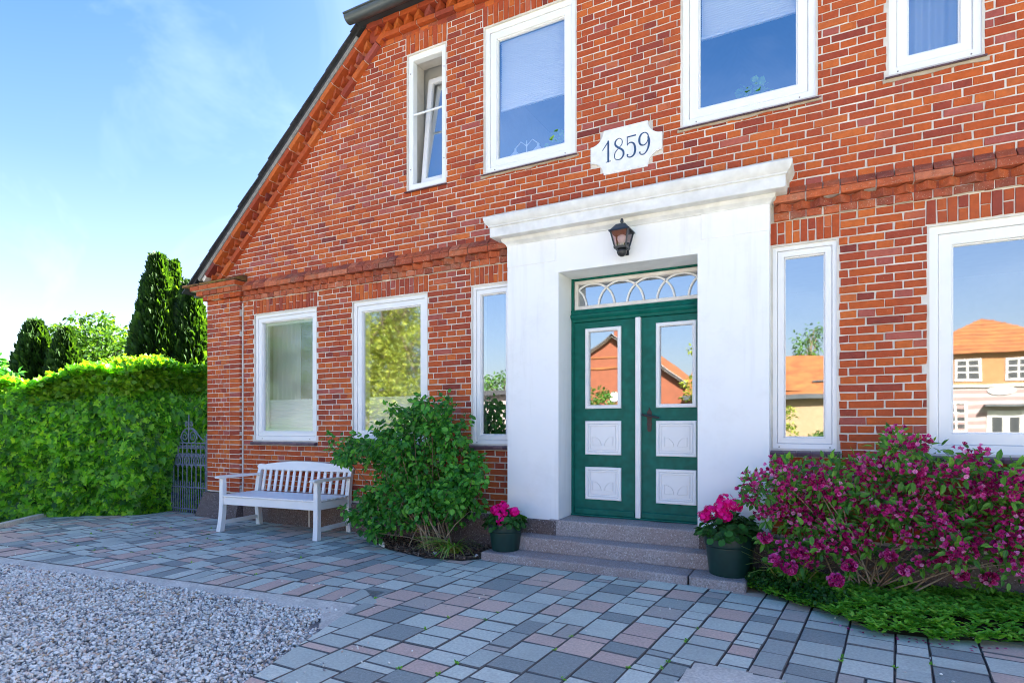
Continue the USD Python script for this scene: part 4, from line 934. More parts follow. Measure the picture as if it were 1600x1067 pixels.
for i in range(7): y = -.004 + i * .081; bp('seat_slat', box(.0 if 0 < i else .064, BL if 0 < i else BL - .064, y, y + .066, .432, .452, .004)) if i else bp('seat_slat', box(.064, BL - .064, y, y + .066, .432, .452, .004))
for x in (.03, BL - .03):
    pts = np.array([(-.05, .668), (.10, .676), (.30, .678), (.58, .672)]); pg = Polygon([(-.055, .658), (.02, .656), (.60, .656), (.60, .680), (.25, .690), (.02, .690), (-.05, .684), (-.062, .672)])
    v, f = trimesh.creation.extrude_polygon(pg, .075, engine='earcut').vertices, None
    ar = trimesh.creation.extrude_polygon(pg, .075, engine='earcut'); v = np.array(ar.vertices); bp('armrest', (np.c_[x - .0375 + v[:, 2], v[:, 0], v[:, 1]], np.array(ar.faces)))
def back_y(z): return .56 + (z - .43) * .19
xs = np.linspace(-.015, BL + .015, 60); u = (xs - xs[0]) / (xs[-1] - xs[0]); top = .795 + .050 * np.sin(np.pi * np.clip((u - .08) / .84, 0, 1)) ** .8; top = np.where((u < .045) | (u > .955), .800, top)
bot = np.full(60, .728); e = np.minimum(u, 1 - u) * (xs[-1] - xs[0]); rr_ = np.sqrt(np.clip(1 - (1 - np.clip(e / .036, 0, 1)) ** 2, 0, 1)); mid = .765; top = mid + (top - mid) * rr_; bot = mid + (bot - mid) * rr_
tr = Polygon(list(zip(xs, bot)) + list(zip(xs[::-1], top[::-1]))).buffer(0)
v, f = ext_y(tr, 0, .034); v = v.copy(); v[:, 1] += back_y(v[:, 2]) - .006; bp('top_rail', (v, f))
for i in range(14):
    x = .118 + i * (BL - .236) / 13; v, f = box(x - .021, x + .021, 0, .018, .455, .730, .003); v = v.copy(); v[:, 1] += back_y(v[:, 2]) + .004; bp('back_slat', (v, f))

# ================================================================== WROUGHT IRON GATE
gate = thing('iron_gate', 'grey wrought iron garden gate with scrolls beside the house corner', 'gate', (-8.45, -.02, 0))
GX0, GX1, GY = -8.88, -8.03, -.02
def gpart(name, *ms): part(gate, name, cat(ms), 'gate_metal', smooth=40)
def bar(x0, z0, x1, z1, r=.009, y=GY): return tube([(x0, y, z0), (x1, y, z1)], r, 6)
gpart('hinge_post', tube([(GX1 + .005, GY, .0), (GX1 + .005, GY, 1.16)], .014, 8), ico((GX1 + .005, GY, 1.17), .02, 1))
gpart('latch_stile', bar(GX0, .02, GX0, .70, .011))
for z in (.06, .385, .72, 1.045): gpart('rail', bar(GX0 - .02 if z < .5 else GX0, z, GX1, z + .004, .010))
nb = 8
for i in range(nb):
    x = GX0 + .05 + i * (GX1 - GX0 - .09) / (nb - 1); gpart('bar', bar(x, -.005 + .01, x, 1.04 if i else .80, .0085))
for i in range(nb - 1):
    x = GX0 + .05 + (i + .5) * (GX1 - GX0 - .09) / (nb - 1); gpart('short_bar', bar(x, .005, x, .475, .0075))
def spiral(cx, cz, r0, r1, turns, start, sgn=1, n=40, rad=.007):
    t = np.linspace(0, 1, n); r = r0 + (r1 - r0) * t; an = start + sgn * turns * 2 * np.pi * t
    return tube(np.c_[cx + r * np.cos(an), np.full(n, GY), cz + r * np.sin(an)], rad * (1 - .35 * t), 5)
gsp = (GX1 - GX0 - .09) / (nb - 1)
for i in range(nb):
    x = GX0 + .05 + i * gsp
    for zc in (.985, .865):
        for sg in (-1, 1):
            if GX0 + .02 < x + sg * .045 < GX1 - .0: gpart('small_scroll', spiral(x + sg * gsp * .27, zc, gsp * .26, .006, 1.4, math.pi * .5, -sg, 26, .0065))
for i in range(nb - 1):
    x = GX0 + .05 + i * gsp
    t = np.linspace(0, 1, 14); gpart('lattice_curve', tube(np.c_[x + gsp * t, np.full(14, GY), .73 + .11 * np.sin(np.pi * (.5 - t) * 1.0) * .9 + .05], .0065, 5), tube(np.c_[x + gsp * t, np.full(14, GY), .73 - .11 * np.sin(np.pi * (.5 - t) * 1.0) * .9 + .05], .0065, 5))
gmx = GX0 + .42
gpart('centre_stem', bar(gmx, 1.045, gmx, 1.40, .010), lathe([(0, 1.40), (.014, 1.405), (.006, 1.415), (.016, 1.428), (.008, 1.44), (.012, 1.452), (0, 1.475)], (gmx, GY, 0), 10))
for sg in (-1, 1):
    gpart('large_scroll', spiral(gmx + sg * .098, 1.145, .094, .012, 1.9, math.pi * (1.5 if 1 else 0), sg, 60, .0095))
    gpart('top_scroll', spiral(gmx + sg * .048, 1.335, .045, .008, 1.5, -math.pi * .5, sg, 36, .0075))
    t = np.linspace(0, 1, 12); gpart('crest_arm', tube(np.c_[gmx + sg * (.01 + .19 * t ** .8), np.full(12, GY), 1.265 - .03 * t - .12 * t ** 3], .009, 6))
t = np.linspace(0, 1, 16); gpart('crest_arm', tube(np.c_[gmx + .02 + .33 * t, np.full(16, GY), 1.26 + .02 * np.sin(t * 6) - .17 * t ** 1.6], .009, 6)); gpart('small_scroll', spiral(GX1 - .06, 1.10, .05, .008, 1.4, math.pi * .5, -1, 30, .0075))
gpart('latch', box(GX1 - .03, GX1 + .03, GY - .02, GY + .012, .60, .63, .004))

# ================================================================== POTTED GERANIUMS
def geranium(cx, cy, z, rt, rb, h, label, heads, seed, nleaf, spread):
    rng = np.random.default_rng(seed)
    t = thing('potted_geranium', label, 'potted plant', (cx, cy, z), 'pots of pink geraniums beside the steps')
    band = h * .70
    part(t, 'pot', lathe([(0, 0.004), (rb * .97, 0.0), (rb, .012), (rb + (rt - rb) * .62, band - .012), (rb + (rt - rb) * .60, band - .004), (rt * .985, band + .008), (rt, band + .03), (rt, h - .012), (rt * .985, h), (rt * .93, h), (rt * .92, h - .05)], (cx, cy, z), 40), 'pot_green', smooth=35)
    part(t, 'soil', lathe([(0, h - .035), (rt * .925, h - .045)], (cx, cy, z), 24), 'soil')
    n = nleaf; d = rdir(n, rng); d[:, 2] = np.abs(d[:, 2]) * 1.0 - .12; d /= np.linalg.norm(d, axis=1, keepdims=True)
    rad = (.70 + .36 * rng.random(n))[:, None]
    pos = np.array([cx, cy, z + h - .01]) + d * rad * np.array([spread, spread, spread * .66]); sz = .044 + .032 * rng.random(n)
    ax = d + rdir(n, rng) * .5; nm = d * .8 + UP * .7 + rdir(n, rng) * .35
    for i in range(n):
        mm = scatter(T_round(), pos[i:i + 1], np.cross(nm[i:i + 1], rdir(1, rng)), nm[i:i + 1], sz[i:i + 1]); part(t, 'leaf', mm, LG[i % 3], smooth=True)
    st = [tube(np.linspace((cx + rng.normal() * .03, cy + rng.normal() * .03, z + h - .04), pos[i], 5), .003, 4) for i in range(0, n, 3)]
    part(t, 'stems', cat(st), 'stem_green', kind='stuff')
    for hx, hy, hz, hr in heads:
        c = np.array([cx + hx, cy + hy, z + h + hz]); k = 46; dd = rdir(k, rng); dd[:, 2] = dd[:, 2] * .85 + .12
        mm = scatter(T_petals(), c + dd * hr * (.45 + .6 * rng.random((k, 1))), dd + rdir(k, rng) * .25, rdir(k, rng), np.full(k, .036) * (.8 + .4 * rng.random(k)))
        fh = part(t, 'flower_head', mm, 'flower_geranium')
        part(fh, 'flower_stalk', tube([(cx + hx * .5, cy + hy * .5, z + h), (cx + hx * .9, cy + hy * .9, z + h + hz * .6), tuple(c)], .0035, 5), 'stem_green')
LG = []
for nm_, k in (('leaf_geranium_dark', 1.0), ('leaf_geranium_mid', 1.45), ('leaf_geranium_light', 2.1)):
    mat(nm_, {'g': ('geometry', {}), 'o': ('object_info', {}), 'n': ('noise_texture', {'scale': 45.0}), 'r': ('rgb_ramp', {'ramp': [(.3, (.012 * k, .058 * k, .011 * k)), (.7, (.024 * k, .100 * k, .016 * k))]}), 'p': ('principled_bsdf', {'roughness': .55, 'specular_ior_level': .3}), 't': ('translucent_bsdf', {'color': (.04 * k, .15 * k, .012)}), 'x': ('mix_closure', {'fac': .28})},
        [('g.position', 'n.vector'), ('n.fac', 'r.fac'), ('r.color', 'p.base_color'), ('p.BSDF', 'x.closure1'), ('t.BSDF', 'x.closure2')], 'x.closure'); LG.append(nm_)
geranium(-2.835, -.40, .080, .172, .135, .265, 'smaller green pot of pink geraniums on the left end of the bottom step', [(-.075, -.06, .125, .052), (.0, -.10, .10, .055), (.035, -.13, .035, .045), (.115, -.03, .115, .042), (-.02, .0, .15, .05)], 11, 190, .205)
geranium(-.735, -.365, .082, .205, .165, .335, 'larger green pot of pink geraniums in front of the right pilaster', [(-.14, -.08, .165, .055), (-.055, -.12, .205, .058), (-.03, -.09, .265, .06), (-.02, -.13, .155, .05), (.06, -.08, .235, .05), (-.19, -.06, .13, .045)], 12, 270, .255)

# ================================================================== GREEN SHRUB
def clumps(centers, per, rad, rng, flat=.8):
    cs = np.repeat(np.array(centers)[:, :3], per, 0); r = np.repeat(np.array(centers)[:, 3], per)[:, None] * rad
    d = rdir(len(cs), rng); pos = cs + d * r * (rng.random((len(cs), 1)) ** .45) * np.array([1, 1, flat]); return pos, d
def silhouette_points(poly, n, y0, y1, rng):
    pg = Polygon(poly); x0, z0, x1, z1 = pg.bounds; out = []
    while len(out) < n:
        x, z = rng.uniform(x0, x1), rng.uniform(z0, z1)
        if pg.contains(Point(x, z)): out.append((x, rng.uniform(y0, y1), z))
    return np.array(out)
rg = np.random.default_rng(21)
shrub = thing('green_shrub', 'tall leafy green shrub with bare tan stems between the bench and the steps', 'shrub', (-3.72, -.42, 0))
sil = [(-5.08, 1.02), (-4.98, 1.20), (-4.70, 1.16), (-4.42, 1.08), (-4.30, 1.10), (-4.12, 1.46), (-3.95, 1.58), (-3.82, 1.48), (-3.70, 1.52), (-3.56, 1.63), (-3.42, 1.48), (-3.32, 1.22), (-3.16, 1.02), (-3.02, .84), (-3.10, .70), (-3.08, .50), (-3.28, .42), (-3.34, .26), (-3.72, .30), (-4.0, .22), (-4.34, .14), (-4.62, .18), (-4.72, .40), (-4.50, .58), (-4.42, .80), (-4.6, .92), (-4.85, .90)]
cen = silhouette_points(sil, 300, -.74, -.18, rg); cen = np.c_[cen, .070 + .055 * rg.random(300)]
pos, d = clumps(cen, 24, 1.0, rg); n = len(pos)
ax = d * .7 + rdir(n, rg) * .6 + np.array([0, -.15, -.25]); nm = UP * .8 + np.array([0, -.55, 0]) + rdir(n, rg) * .55
part(shrub, 'foliage', scatter(T_oval(.40), pos, ax, nm, .046 + .032 * rg.random(n)), 'leaf_shrub', kind='stuff')
for i in range(34):
    b = np.array([-3.62 + rg.normal() * .14, -.45 + rg.normal() * .08, 0]); e = cen[rg.integers(0, 300), :3]; mid = b * .45 + e * .55 + np.array([rg.normal() * .04, -.03, .06])
    part(shrub, 'stem', tube([b, b * .7 + mid * .3 + (0, 0, .03), mid, e], [.008, .007, .005, .003], 6), 'stem_tan', smooth=True)
for i in range(12):
    b = np.array([-3.62 + rg.normal() * .10, -.50 + rg.normal() * .05, 0]); e = b + np.array([np.clip(rg.normal() * .14, -.2, .12) - .12, -.05 + rg.normal() * .05, .30 + .25 * rg.random()])
    part(shrub, 'stem', tube([b, b * .5 + e * .5 + (0, 0, .03), e], [.009, .007, .005], 6), 'stem_tan', smooth=True)
tw = [tube([cen[i, :3] + (rg.normal() * .02, 0, -.1), cen[i, :3] + rdir(1, rg)[0] * .06], [.003, .002], 4) for i in range(0, 300, 2)]
part(shrub, 'twigs', cat(tw), 'stem_tan', kind='stuff')

solo('mulch_bed', sheet(bed_left, .004), 'soil', kind='structure')
mc = []
P = silhouette_points(list(bed_left.exterior.coords), 1500, 0, 1, rg)
for p in P:
    b = box(-.5, .5, -.5, .5, -.5, .5)[0] * np.array([.018 + .035 * rg.random(), .006 + .009 * rg.random(), .004]); M = trimesh.transformations.euler_matrix(rg.normal() * .35, rg.normal() * .35, rg.random() * 6.3)
    mc.append((b @ M[:3, :3].T + (p[0], p[2], .012 + .022 * rg.random()), box(0, 1, 0, 1, 0, 1)[1]))
solo('wood_mulch', cat(mc), 'mulch', 'brown shredded bark mulch around the foot of the green shrub', 'mulch', kind='stuff')
for (x, y, r, lb_) in ((-4.27, -.57, .034, 'larger white pebble on the paving left of the green shrub'), (-4.20, -.62, .020, 'smaller white pebble at the left edge of the bark mulch'), (-3.50, -.66, .022, 'white pebble in the mulch beside the grass tuft'), (-3.08, -.55, .018, 'white pebble in the mulch near the left pot')):
    solo('white_pebble', ico((x, y, r * .7 + .01), r, 2, .3, (1, .8, .75), int(-x * 100)), 'white_stone', lb_, 'stone', 'white pebbles by the shrub', smooth=True)

# grass tuft with yellowing blades
def blade(base, dirv, L, w, droop, rng, n=6):
    t = np.linspace(0, 1, n)[:, None]; h = np.array([dirv[0], dirv[1], 0]); P = base + h * (L * t * (.35 + .5 * t)) + UP * L * (t * (1.0) - droop * t ** 2.2)
    P[:, 2] = np.maximum(P[:, 2], .02 + .004 * rng.random())
    s_ = np.cross(h, UP); s_ /= max(np.linalg.norm(s_), 1e-6); wd = w * np.sin(np.pi * (.12 + .88 * (1 - t)) * .5 + .05) 
    V = np.vstack([P - s_ * wd / 2, P + s_ * wd / 2 + UP * .002]); return V, np.array([f for i in range(n - 1) for f in ((i, i + 1, n + i + 1), (i, n + i + 1, n + i))])
tuft = thing('grass_tuft', 'drooping tuft of yellowing strap leaves at the foot of the green shrub', 'plant', (-3.33, -.60, 0))
for i in range(70):
    an = rg.uniform(-2.9, .7); part(tuft, 'leaf', blade(np.array([-3.36 + rg.normal() * .05, -.56 + rg.normal() * .03, .01]), (math.cos(an), math.sin(an)), .26 + .22 * rg.random(), .015 + .008 * rg.random(), .5 + .5 * rg.random(), rg), 'leaf_dry' if i % 3 else 'leaf_cover', smooth=True)

# ================================================================== MAGENTA WEIGELA
rg = np.random.default_rng(31)
wei = thing('weigela_bush', 'spreading bush covered in magenta flowers below the large right window', 'bush', (.2, -.4, 0))
wsil = [(-.70, .78), (-.62, .90), (-.46, .86), (-.42, .92), (-.32, 1.00), (-.05, 1.02), (.12, 1.02), (.28, 1.02), (.33, 1.16), (.45, 1.27), (.55, 1.24), (.66, 1.12), (.85, 1.08), (1.02, 1.04), (1.3, 1.02), (1.6, .95), (1.75, .75), (1.6, .45), (1.22, .42), (1.02, .34), (.88, .44), (.72, .42), (.50, .50), (.30, .46), (.12, .40), (-.05, .30), (-.22, .24), (-.34, .30), (-.34, .48), (-.45, .62), (-.56, .66)]
cen = silhouette_points(wsil, 250, -.74, -.14, rg); cen = np.c_[cen, .07 + .055 * rg.random(250)]
low = np.array([(x, y, z, .042) for x, y, z in ((-.36, -.70, .28), (-.26, -.74, .24), (-.2, -.64, .34), (-.44, -.58, .42), (.03, -.78, .20), (.11, -.70, .30), (.45, -.60, .28), (.54, -.56, .34), (.36, -.54, .36), (.78, -.46, .26), (.94, -.44, .24), (.66, -.46, .36), (-.08, -.60, .40), (.22, -.56, .42))])
cen = np.vstack([cen, low])
pos, d = clumps(cen, 19, 1.12, rg); n = len(pos)
ax = d * .8 + rdir(n, rg) * .5; nm = UP * .7 + np.array([0, -.5, 0]) + rdir(n, rg) * .5
part(wei, 'foliage', scatter(T_oval(.27), pos, ax, nm, .046 + .032 * rg.random(n)), 'leaf_weigela', kind='stuff')
fc = np.vstack([cen[rg.random(len(cen)) < .62], low]); fpos, fd = clumps(fc, 26, .92, rg, .75); fpos = fpos + np.array([0, -.06, .03])
keep = rg.random(len(fpos)) < .92; fpos, fd = fpos[keep], fd[keep]; n = len(fpos)
fax = fd * .8 + np.array([0, -.5, .15]) + rdir(n, rg) * .45
part(wei, 'blossom', scatter(T_flower(), fpos, fax, rdir(n, rg), .025 + .009 * rg.random(n)), 'flower_weigela', kind='stuff')
for i in range(26):
    b = np.array([.24 + rg.normal() * .10, -.36 + rg.normal() * .05, 0]); e = cen[rg.integers(0, 250), :3]; mid = b * .5 + e * .5 + np.array([rg.normal() * .05, -.02, .08])
    part(wei, 'branch', tube([b, b * .75 + mid * .25 + (0, 0, .03), mid, e], [.009, .0075, .005, .0025], 6), 'stem_tan', smooth=True)
for i in range(7):
    b = np.array([.1 + rg.normal() * .3, -.50, .30 + .15 * rg.random()]); e = b + np.array([rg.uniform(-.5, .45), -.10, .15 * rg.random()])
    part(wei, 'branch', tube([b, (b + e) / 2 + (0, 0, .02), e], [.005, .004, .002], 5), 'stem_tan', smooth=True)

# dry day-lily stalks beside the pot and ground cover
dry = thing('faded_lily', 'clump of cut pale yellow leaves beside the larger flower pot', 'plant', (-.25, -.55, 0))
for i in range(26):
    an = rg.uniform(-3.0, .2); part(dry, 'leaf', blade(np.array([-.20 + rg.normal() * .10, -.48 + rg.normal() * .05, .08]), (math.cos(an), math.sin(an)), .22 + .16 * rg.random(), .016 + .010 * rg.random(), .15 + .6 * rg.random(), rg), 'leaf_dry', smooth=True)
solo('flower_bed', sheet(bed_right.buffer(-.085), .003), 'soil', kind='structure')
inner = bed_right.buffer(.03); P = silhouette_points(list(inner.exterior.coords), 1900, 0, 1, rg); P = P[:, [0, 2]]
edge = shapely.distance(shapely.points(P), inner.exterior); hgt = np.clip(edge / .22, .35, 1) * (.055 + .085 * meshkit.fbm(np.c_[P * 3, np.zeros(len(P))], 3, 3))
cs, axs, nms, szs = [], [], [], []
for (x, y), h_ in zip(P, hgt):
    k = 7; a0 = rg.random() * 6.3; sc_ = .048 + .026 * rg.random()
    for q in range(k):
        an = a0 + q * 2.4; el = .25 + .5 * rg.random(); cs.append((x, y, h_ + .012 * q * .5)); axs.append((math.cos(an), math.sin(an), el)); nms.append((-math.cos(an) * .6, -math.sin(an) * .6, 1)); szs.append(sc_ * (1 - .05 * q))
solo('ground_cover', scatter(T_oval(.30), np.array(cs) + rdir(len(cs), rg) * .012, np.array(axs), np.array(nms), np.array(szs)), 'leaf_cover', 'low bright green ground cover spilling over the edge of the paving', 'ground cover', kind='stuff')
P2 = silhouette_points([(-.62, -.30), (-.58, -.55), (-.28, -.75), (-.02, -.93), (.1, -.8), (-.2, -.55), (-.42, -.3)], 260, 0, 1, rg)[:, [0, 2]]
n = len(P2) * 5; pp = np.repeat(np.c_[P2, .05 + .09 * rg.random(len(P2))], 5, 0) + rdir(n, rg) * .02
solo('creeping_plant', scatter(T_oval(.42), pp, rdir(n, rg) + np.array([0, -.3, .1]), UP + rdir(n, rg) * .6, .026 + .014 * rg.random(n)), 'leaf_geranium', 'dark small-leaved creeper at the foot of the larger pot', 'plant', kind='stuff')
wd = silhouette_points([(-8.5, -.2), (-8.5, -2.2), (-3, -2.0), (.6, -1.5), (.9, -2.4), (-2.4, -3.2), (-3.2, -1.8), (-4.4, -.9)], 90, 0, 1, rg)[:, [0, 2]]
wq = []
for p in wd[:60]:
    q = min(built, key=lambda b: np.abs(b[0].mean(0) - p).sum())[0]; e0 = q[rg.integers(0, len(q))]; wq.append(np.c_[np.tile(e0, (7, 1)) + rg.normal(size=(7, 2)) * .006, np.full(7, .002)])
wq = np.vstack(wq)
solo('joint_weeds', scatter(T_oval(.35), wq, rdir(len(wq), rg) + np.array([0, 0, .5]), UP + rdir(len(wq), rg) * .6, .010 + .012 * rg.random(len(wq))), 'leaf_cover', 'tiny weeds sprouting in the joints of the paving', 'weeds', kind='stuff')
pet = silhouette_points([(-.1, -.98), (.2, -1.28), (.7, -1.28), (1.0, -1.1), (.6, -1.16), (.2, -1.2)], 40, 0, 1, rg)
solo('fallen_petals', scatter(T_oval(.45), np.c_[pet[:, 0], pet[:, 2], np.full(40, .006)], rdir(40, rg) * (1, 1, .1), np.tile(UP, (40, 1)), np.full(40, .02)), 'flower_weigela', 'fallen magenta petals along the edge of the paving', 'petals', kind='stuff')
solo('white_cable', tube([(-3.22, -.06, .355), (-3.12, -.075, .357), (-3.06, -.09, .365), (-3.015, -.10, .40), (-3.00, -.09, .46), (-3.002, -.06, .50)], .006, 6), 'cable_white', 'thin white cable looped along the plinth behind the smaller pot', 'cable', smooth=True)

# ================================================================== IVY HEDGE
rg = np.random.default_rng(41)
toe = np.array([(-8.00, .42), (-8.80, .38), (-8.93, -.02), (-8.93, -.55), (-9.9, -1.16), (-10.45, -1.95), (-12.2, -4.2)])
hed = thing('ivy_hedge', 'thick ivy covered hedge with sunlit yellow green top beside the house', 'hedge', (-9.9, -.8, 0))
seg = np.linalg.norm(np.diff(toe, axis=0), axis=1); cum = np.r_[0, np.cumsum(seg)]
def along(t):
    x = np.interp(t, cum, toe[:, 0]); y = np.interp(t, cum, toe[:, 1]); i = np.clip(np.searchsorted(cum, t, 'right') - 1, 0, len(seg) - 1)
    # smooth normals
    e = .25; ta = np.c_[np.interp(t + e, cum, toe[:, 0]) - np.interp(t - e, cum, toe[:, 0]), np.interp(t + e, cum, toe[:, 1]) - np.interp(t - e, cum, toe[:, 1])]; ta /= np.maximum(np.linalg.norm(ta, axis=1, keepdims=True), 1e-6)
    nn = np.c_[-ta[:, 1], ta[:, 0]]; return np.c_[x, y], nn      # nn points away from the house front = outwards
chk, cn = along(np.array([3.0])); 
def hedge_top(t): return np.interp(t, [0, .8, 1.6, 2.3, 2.9, 3.5, 7.0], [2.24, 2.22, 2.17, 2.10, 2.0, 1.84, 1.55]) + .04 * np.sin(np.asarray(t) * 5.3 + 1)
OUT = 1.0 if (cn[0] @ np.array([.5, -1.0])) > 0 else -1.0
def hedge_pts(n):
    t = rg.uniform(0, cum[-1], n); base, nn = along(t); nn = nn * OUT; ht = hedge_top(t)
    lump = meshkit.fbm(np.c_[t * 1.1, np.zeros(n), np.zeros(n)], 3, 5)
    v = rg.random(n); top = rg.random(n) < .22
    z = np.where(top, ht + .24 * (meshkit.fbm(np.c_[t * 2.6, v * 3, np.zeros(n)], 3, 6) - .45), v ** .9 * ht)
    b = .46 * (meshkit.fbm(np.c_[t * 1.9, z * 1.9, np.zeros(n)], 3, 9) - .5) + .10 * np.sin(np.clip(z / ht, 0, 1) * np.pi) - np.clip((z / ht - .70) / .30, 0, 1) ** 1.5 * .42 * (.35 + 1.3 * meshkit.fbm(np.c_[t * 2.4, z * .6, np.zeros(n)], 3, 19))
    depth = np.where(top, -rg.random(n) * .9, b - .10 * rg.random(n) ** 2)
    pos = np.c_[base + nn * depth[:, None], z]; nrm = np.where(top[:, None], np.tile([0, 0, 1.0], (n, 1)), np.c_[nn, np.full(n, .15)])
    return pos, nrm, top, t
n = 30000; pos, nrm, top, t = hedge_pts(n)
ax = rdir(n, rg) * .55 + np.array([0, 0, -.75]) + nrm * .35; ax[top] += np.array([0, 0, 1.0])
part(hed, 'foliage', scatter(T_ivy(), pos, ax, nrm + rdir(n, rg) * .55, .060 + .065 * rg.random(n) ** 1.5), 'leaf_ivy', kind='stuff')
# fresh shoots on top
k = 2300; tt = rg.uniform(0, cum[-1], k); base, nn = along(tt); nn *= OUT; ht = hedge_top(tt)
dpt = rg.random(k) ** 1.4; ht = ht - .30 * np.clip(1 - dpt / .45, 0, 1) ** 1.3; sp = np.c_[base - nn * (dpt[:, None] * .85 + .03), ht - .02 + .17 * rg.random(k) * (meshkit.noise(np.c_[tt * 2.2, tt * 0, tt * 0], 3) > .35)]; rep = 6; pos2 = np.repeat(sp, rep, 0) + rdir(k * rep, rg) * .065
part(hed, 'young_shoots', scatter(T_ivy(), pos2, rdir(k * rep, rg) + np.array([0, 0, .2]), UP + rdir(k * rep, rg) * .7, .05 + .045 * rg.random(k * rep)), 'leaf_ivy_new', kind='stuff')
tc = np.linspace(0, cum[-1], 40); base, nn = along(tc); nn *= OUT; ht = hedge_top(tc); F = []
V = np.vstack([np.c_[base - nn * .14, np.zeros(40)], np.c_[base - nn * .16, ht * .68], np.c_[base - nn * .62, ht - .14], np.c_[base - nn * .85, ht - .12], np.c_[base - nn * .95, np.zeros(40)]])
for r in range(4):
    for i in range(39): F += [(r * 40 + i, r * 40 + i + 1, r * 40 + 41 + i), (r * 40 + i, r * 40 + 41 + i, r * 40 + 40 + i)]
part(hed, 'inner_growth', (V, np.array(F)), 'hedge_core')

# ================================================================== TREES BEHIND THE HEDGE
def conifer(x, y, h, r, label, seed, n=6500, name='cypress_tree', group='columnar cypresses behind the hedge', sc=1.0):
    rng = np.random.default_rng(seed); t = thing(name, label, 'tree', (x, y, -.08), group)
    zz = rng.random(n) ** .8; prof = (1 - zz ** 1.7) * (.72 + .28 * np.clip(zz * 4, 0, 1)) + .03; an = rng.uniform(0, 2 * np.pi, n)
    lump = .80 + .42 * meshkit.fbm(np.c_[np.cos(an) * 1.8, np.sin(an) * 1.8, zz * 9], 3, seed)
    rad = r * prof * lump * (1 - .22 * rng.random(n) ** 2); pos = np.c_[x + rad * np.cos(an), y + rad * np.sin(an), zz * h * (1 - .02) + .05]
    out = np.c_[np.cos(an), np.sin(an), np.zeros(n)]; ax = UP * .9 + out * .55 + rdir(n, rng) * .35; nm = np.cross(ax, out + rdir(n, rng) * .6)
    part(t, 'crown', scatter(T_tri(.55), pos, ax, nm, (.15 + .13 * rng.random(n)) * sc), 'leaf_cypress', kind='stuff')
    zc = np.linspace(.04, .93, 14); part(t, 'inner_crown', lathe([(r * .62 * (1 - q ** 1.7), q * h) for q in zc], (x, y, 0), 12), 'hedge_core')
    part(t, 'trunk', tube([(x, y, -.1), (x, y, h * .5), (x, y, h * .9)], [r * .14, r * .09, .02], 8), 'bark')
conifer(-14.98, 3.40, 5.55, .86, 'tallest cypress of the group of three, with the pointed tip', 51)
conifer(-15.88, 4.32, 5.75, .78, 'middle cypress of the group of three, second in height', 52)
conifer(-14.48, 3.94, 4.92, .74, 'lowest cypress of the group of three, next to the house eave', 53)
conifer(-21.3, 3.45, 4.40, 1.0, 'wider dark cypress of the left pair above the hedge', 54, 5000, sc=1.1)
conifer(-20.45, 3.85, 4.15, .75, 'narrower dark cypress of the left pair above the hedge', 55, 4000, sc=1.1)
def tree(name, x, y, h, crown_r, label, leafm, seed, ncl=120, per=28, size=.13, z0=.35, flat=.8, group=None, tw=.5, droop=0, cl=.55):
    rng = np.random.default_rng(seed); t = thing(name, label, 'tree', (x, y, -.08), group)
    cc = rdir(ncl, rng) * (rng.random((ncl, 1)) ** .45); zc = h * (z0 + (1 - z0) / 2); cen = np.array([x, y, zc]) + cc * np.array([crown_r, crown_r, h * (1 - z0) / 2])
    n = ncl * per; cr = np.repeat(cen, per, 0); d = rdir(n, rng); pos = cr + d * (crown_r * .26 * rng.random((n, 1)) ** .5) * np.array([1, 1, cl]); pos[:, 2] -= droop * rng.random(n)
    ax = d + rdir(n, rng) * .6 + np.array([0, 0, -.2 - droop]); nm = UP + rdir(n, rng) * .7
    part(t, 'crown', scatter(T_oval(.34), pos, ax, nm, size * (.7 + .6 * rng.random(n))), leafm, kind='stuff')
    trunk = part(t, 'trunk', tube([(x, y, -.1), (x + .05, y, h * .25), (x, y + .05, h * .55), (x + .05, y, h * .85)], [h * .024, h * .019, h * .012, .01], 8), 'bark', smooth=True)
    for i in range(0, ncl, 5):
        b = np.array([x, y, h * (.25 + .45 * rng.random())]); part(trunk, 'limb', tube([b, (b + cen[i]) / 2 + (0, 0, .1), cen[i]], [h * .008, h * .005, h * .002], 5), 'bark', smooth=True)
tree('garden_tree', -24.0, 6.5, 5.45, 1.55, 'airy broadleaf tree with layered branches between the two cypress groups', 'leaf_tree', 61, 170, 46, .17, .28, cl=.32)
tree('laurel_bush', -14.2, -.25, 2.80, .40, 'dark leafy branch tips at the far left above the hedge', 'leaf_shrub', 62, 30, 26, .14, .35)
tree('golden_tree', -16.2, 5.6, 4.15, .75, 'sunlit yellow green tree glimpsed between the cypress and the house corner', 'leaf_yellow', 63, 50, 30, .12, .3)
tree('purple_shrub', -14.75, 4.95, 3.30, .55, 'dark purple leaved shrub glimpsed beside the house corner', 'leaf_purple', 64, 50, 34, .09, .2)

# ================================================================== WINDOW INTERIORS
wp = thing('window_plant', 'leafy pot plant standing behind the pane of the upper right window', 'plant', (-.55, .22, 4.06))
rg = np.random.default_rng(71)
def house_plant(t, x, y, z, r, n, size):
    part(t, 'pot', lathe([(0, 0), (.06, 0), (.08, .11), (.0, .11)], (x, y, z), 16), 'white_panel', smooth=35)
    d = rdir(n, rg); d[:, 2] = np.abs(d[:, 2]); pos = np.array([x, y, z + .20]) + d * r * (.4 + .6 * rg.random((n, 1)))
    part(t, 'foliage', scatter(T_oval(.6), pos, d + np.array([0, 0, -.3]), UP + rdir(n, rg) * .7, size * (.7 + .5 * rg.random(n))), 'leaf_cover', kind='stuff')
house_plant(wp, -.62, .25, 4.06, .15, 60, .075)
wp = thing('window_plant', 'small pot plant behind the pane of the window above the left sidelight', 'plant', (-2.5, .24, 4.06)); house_plant(wp, -2.50, .25, 4.06, .15, 60, .075)
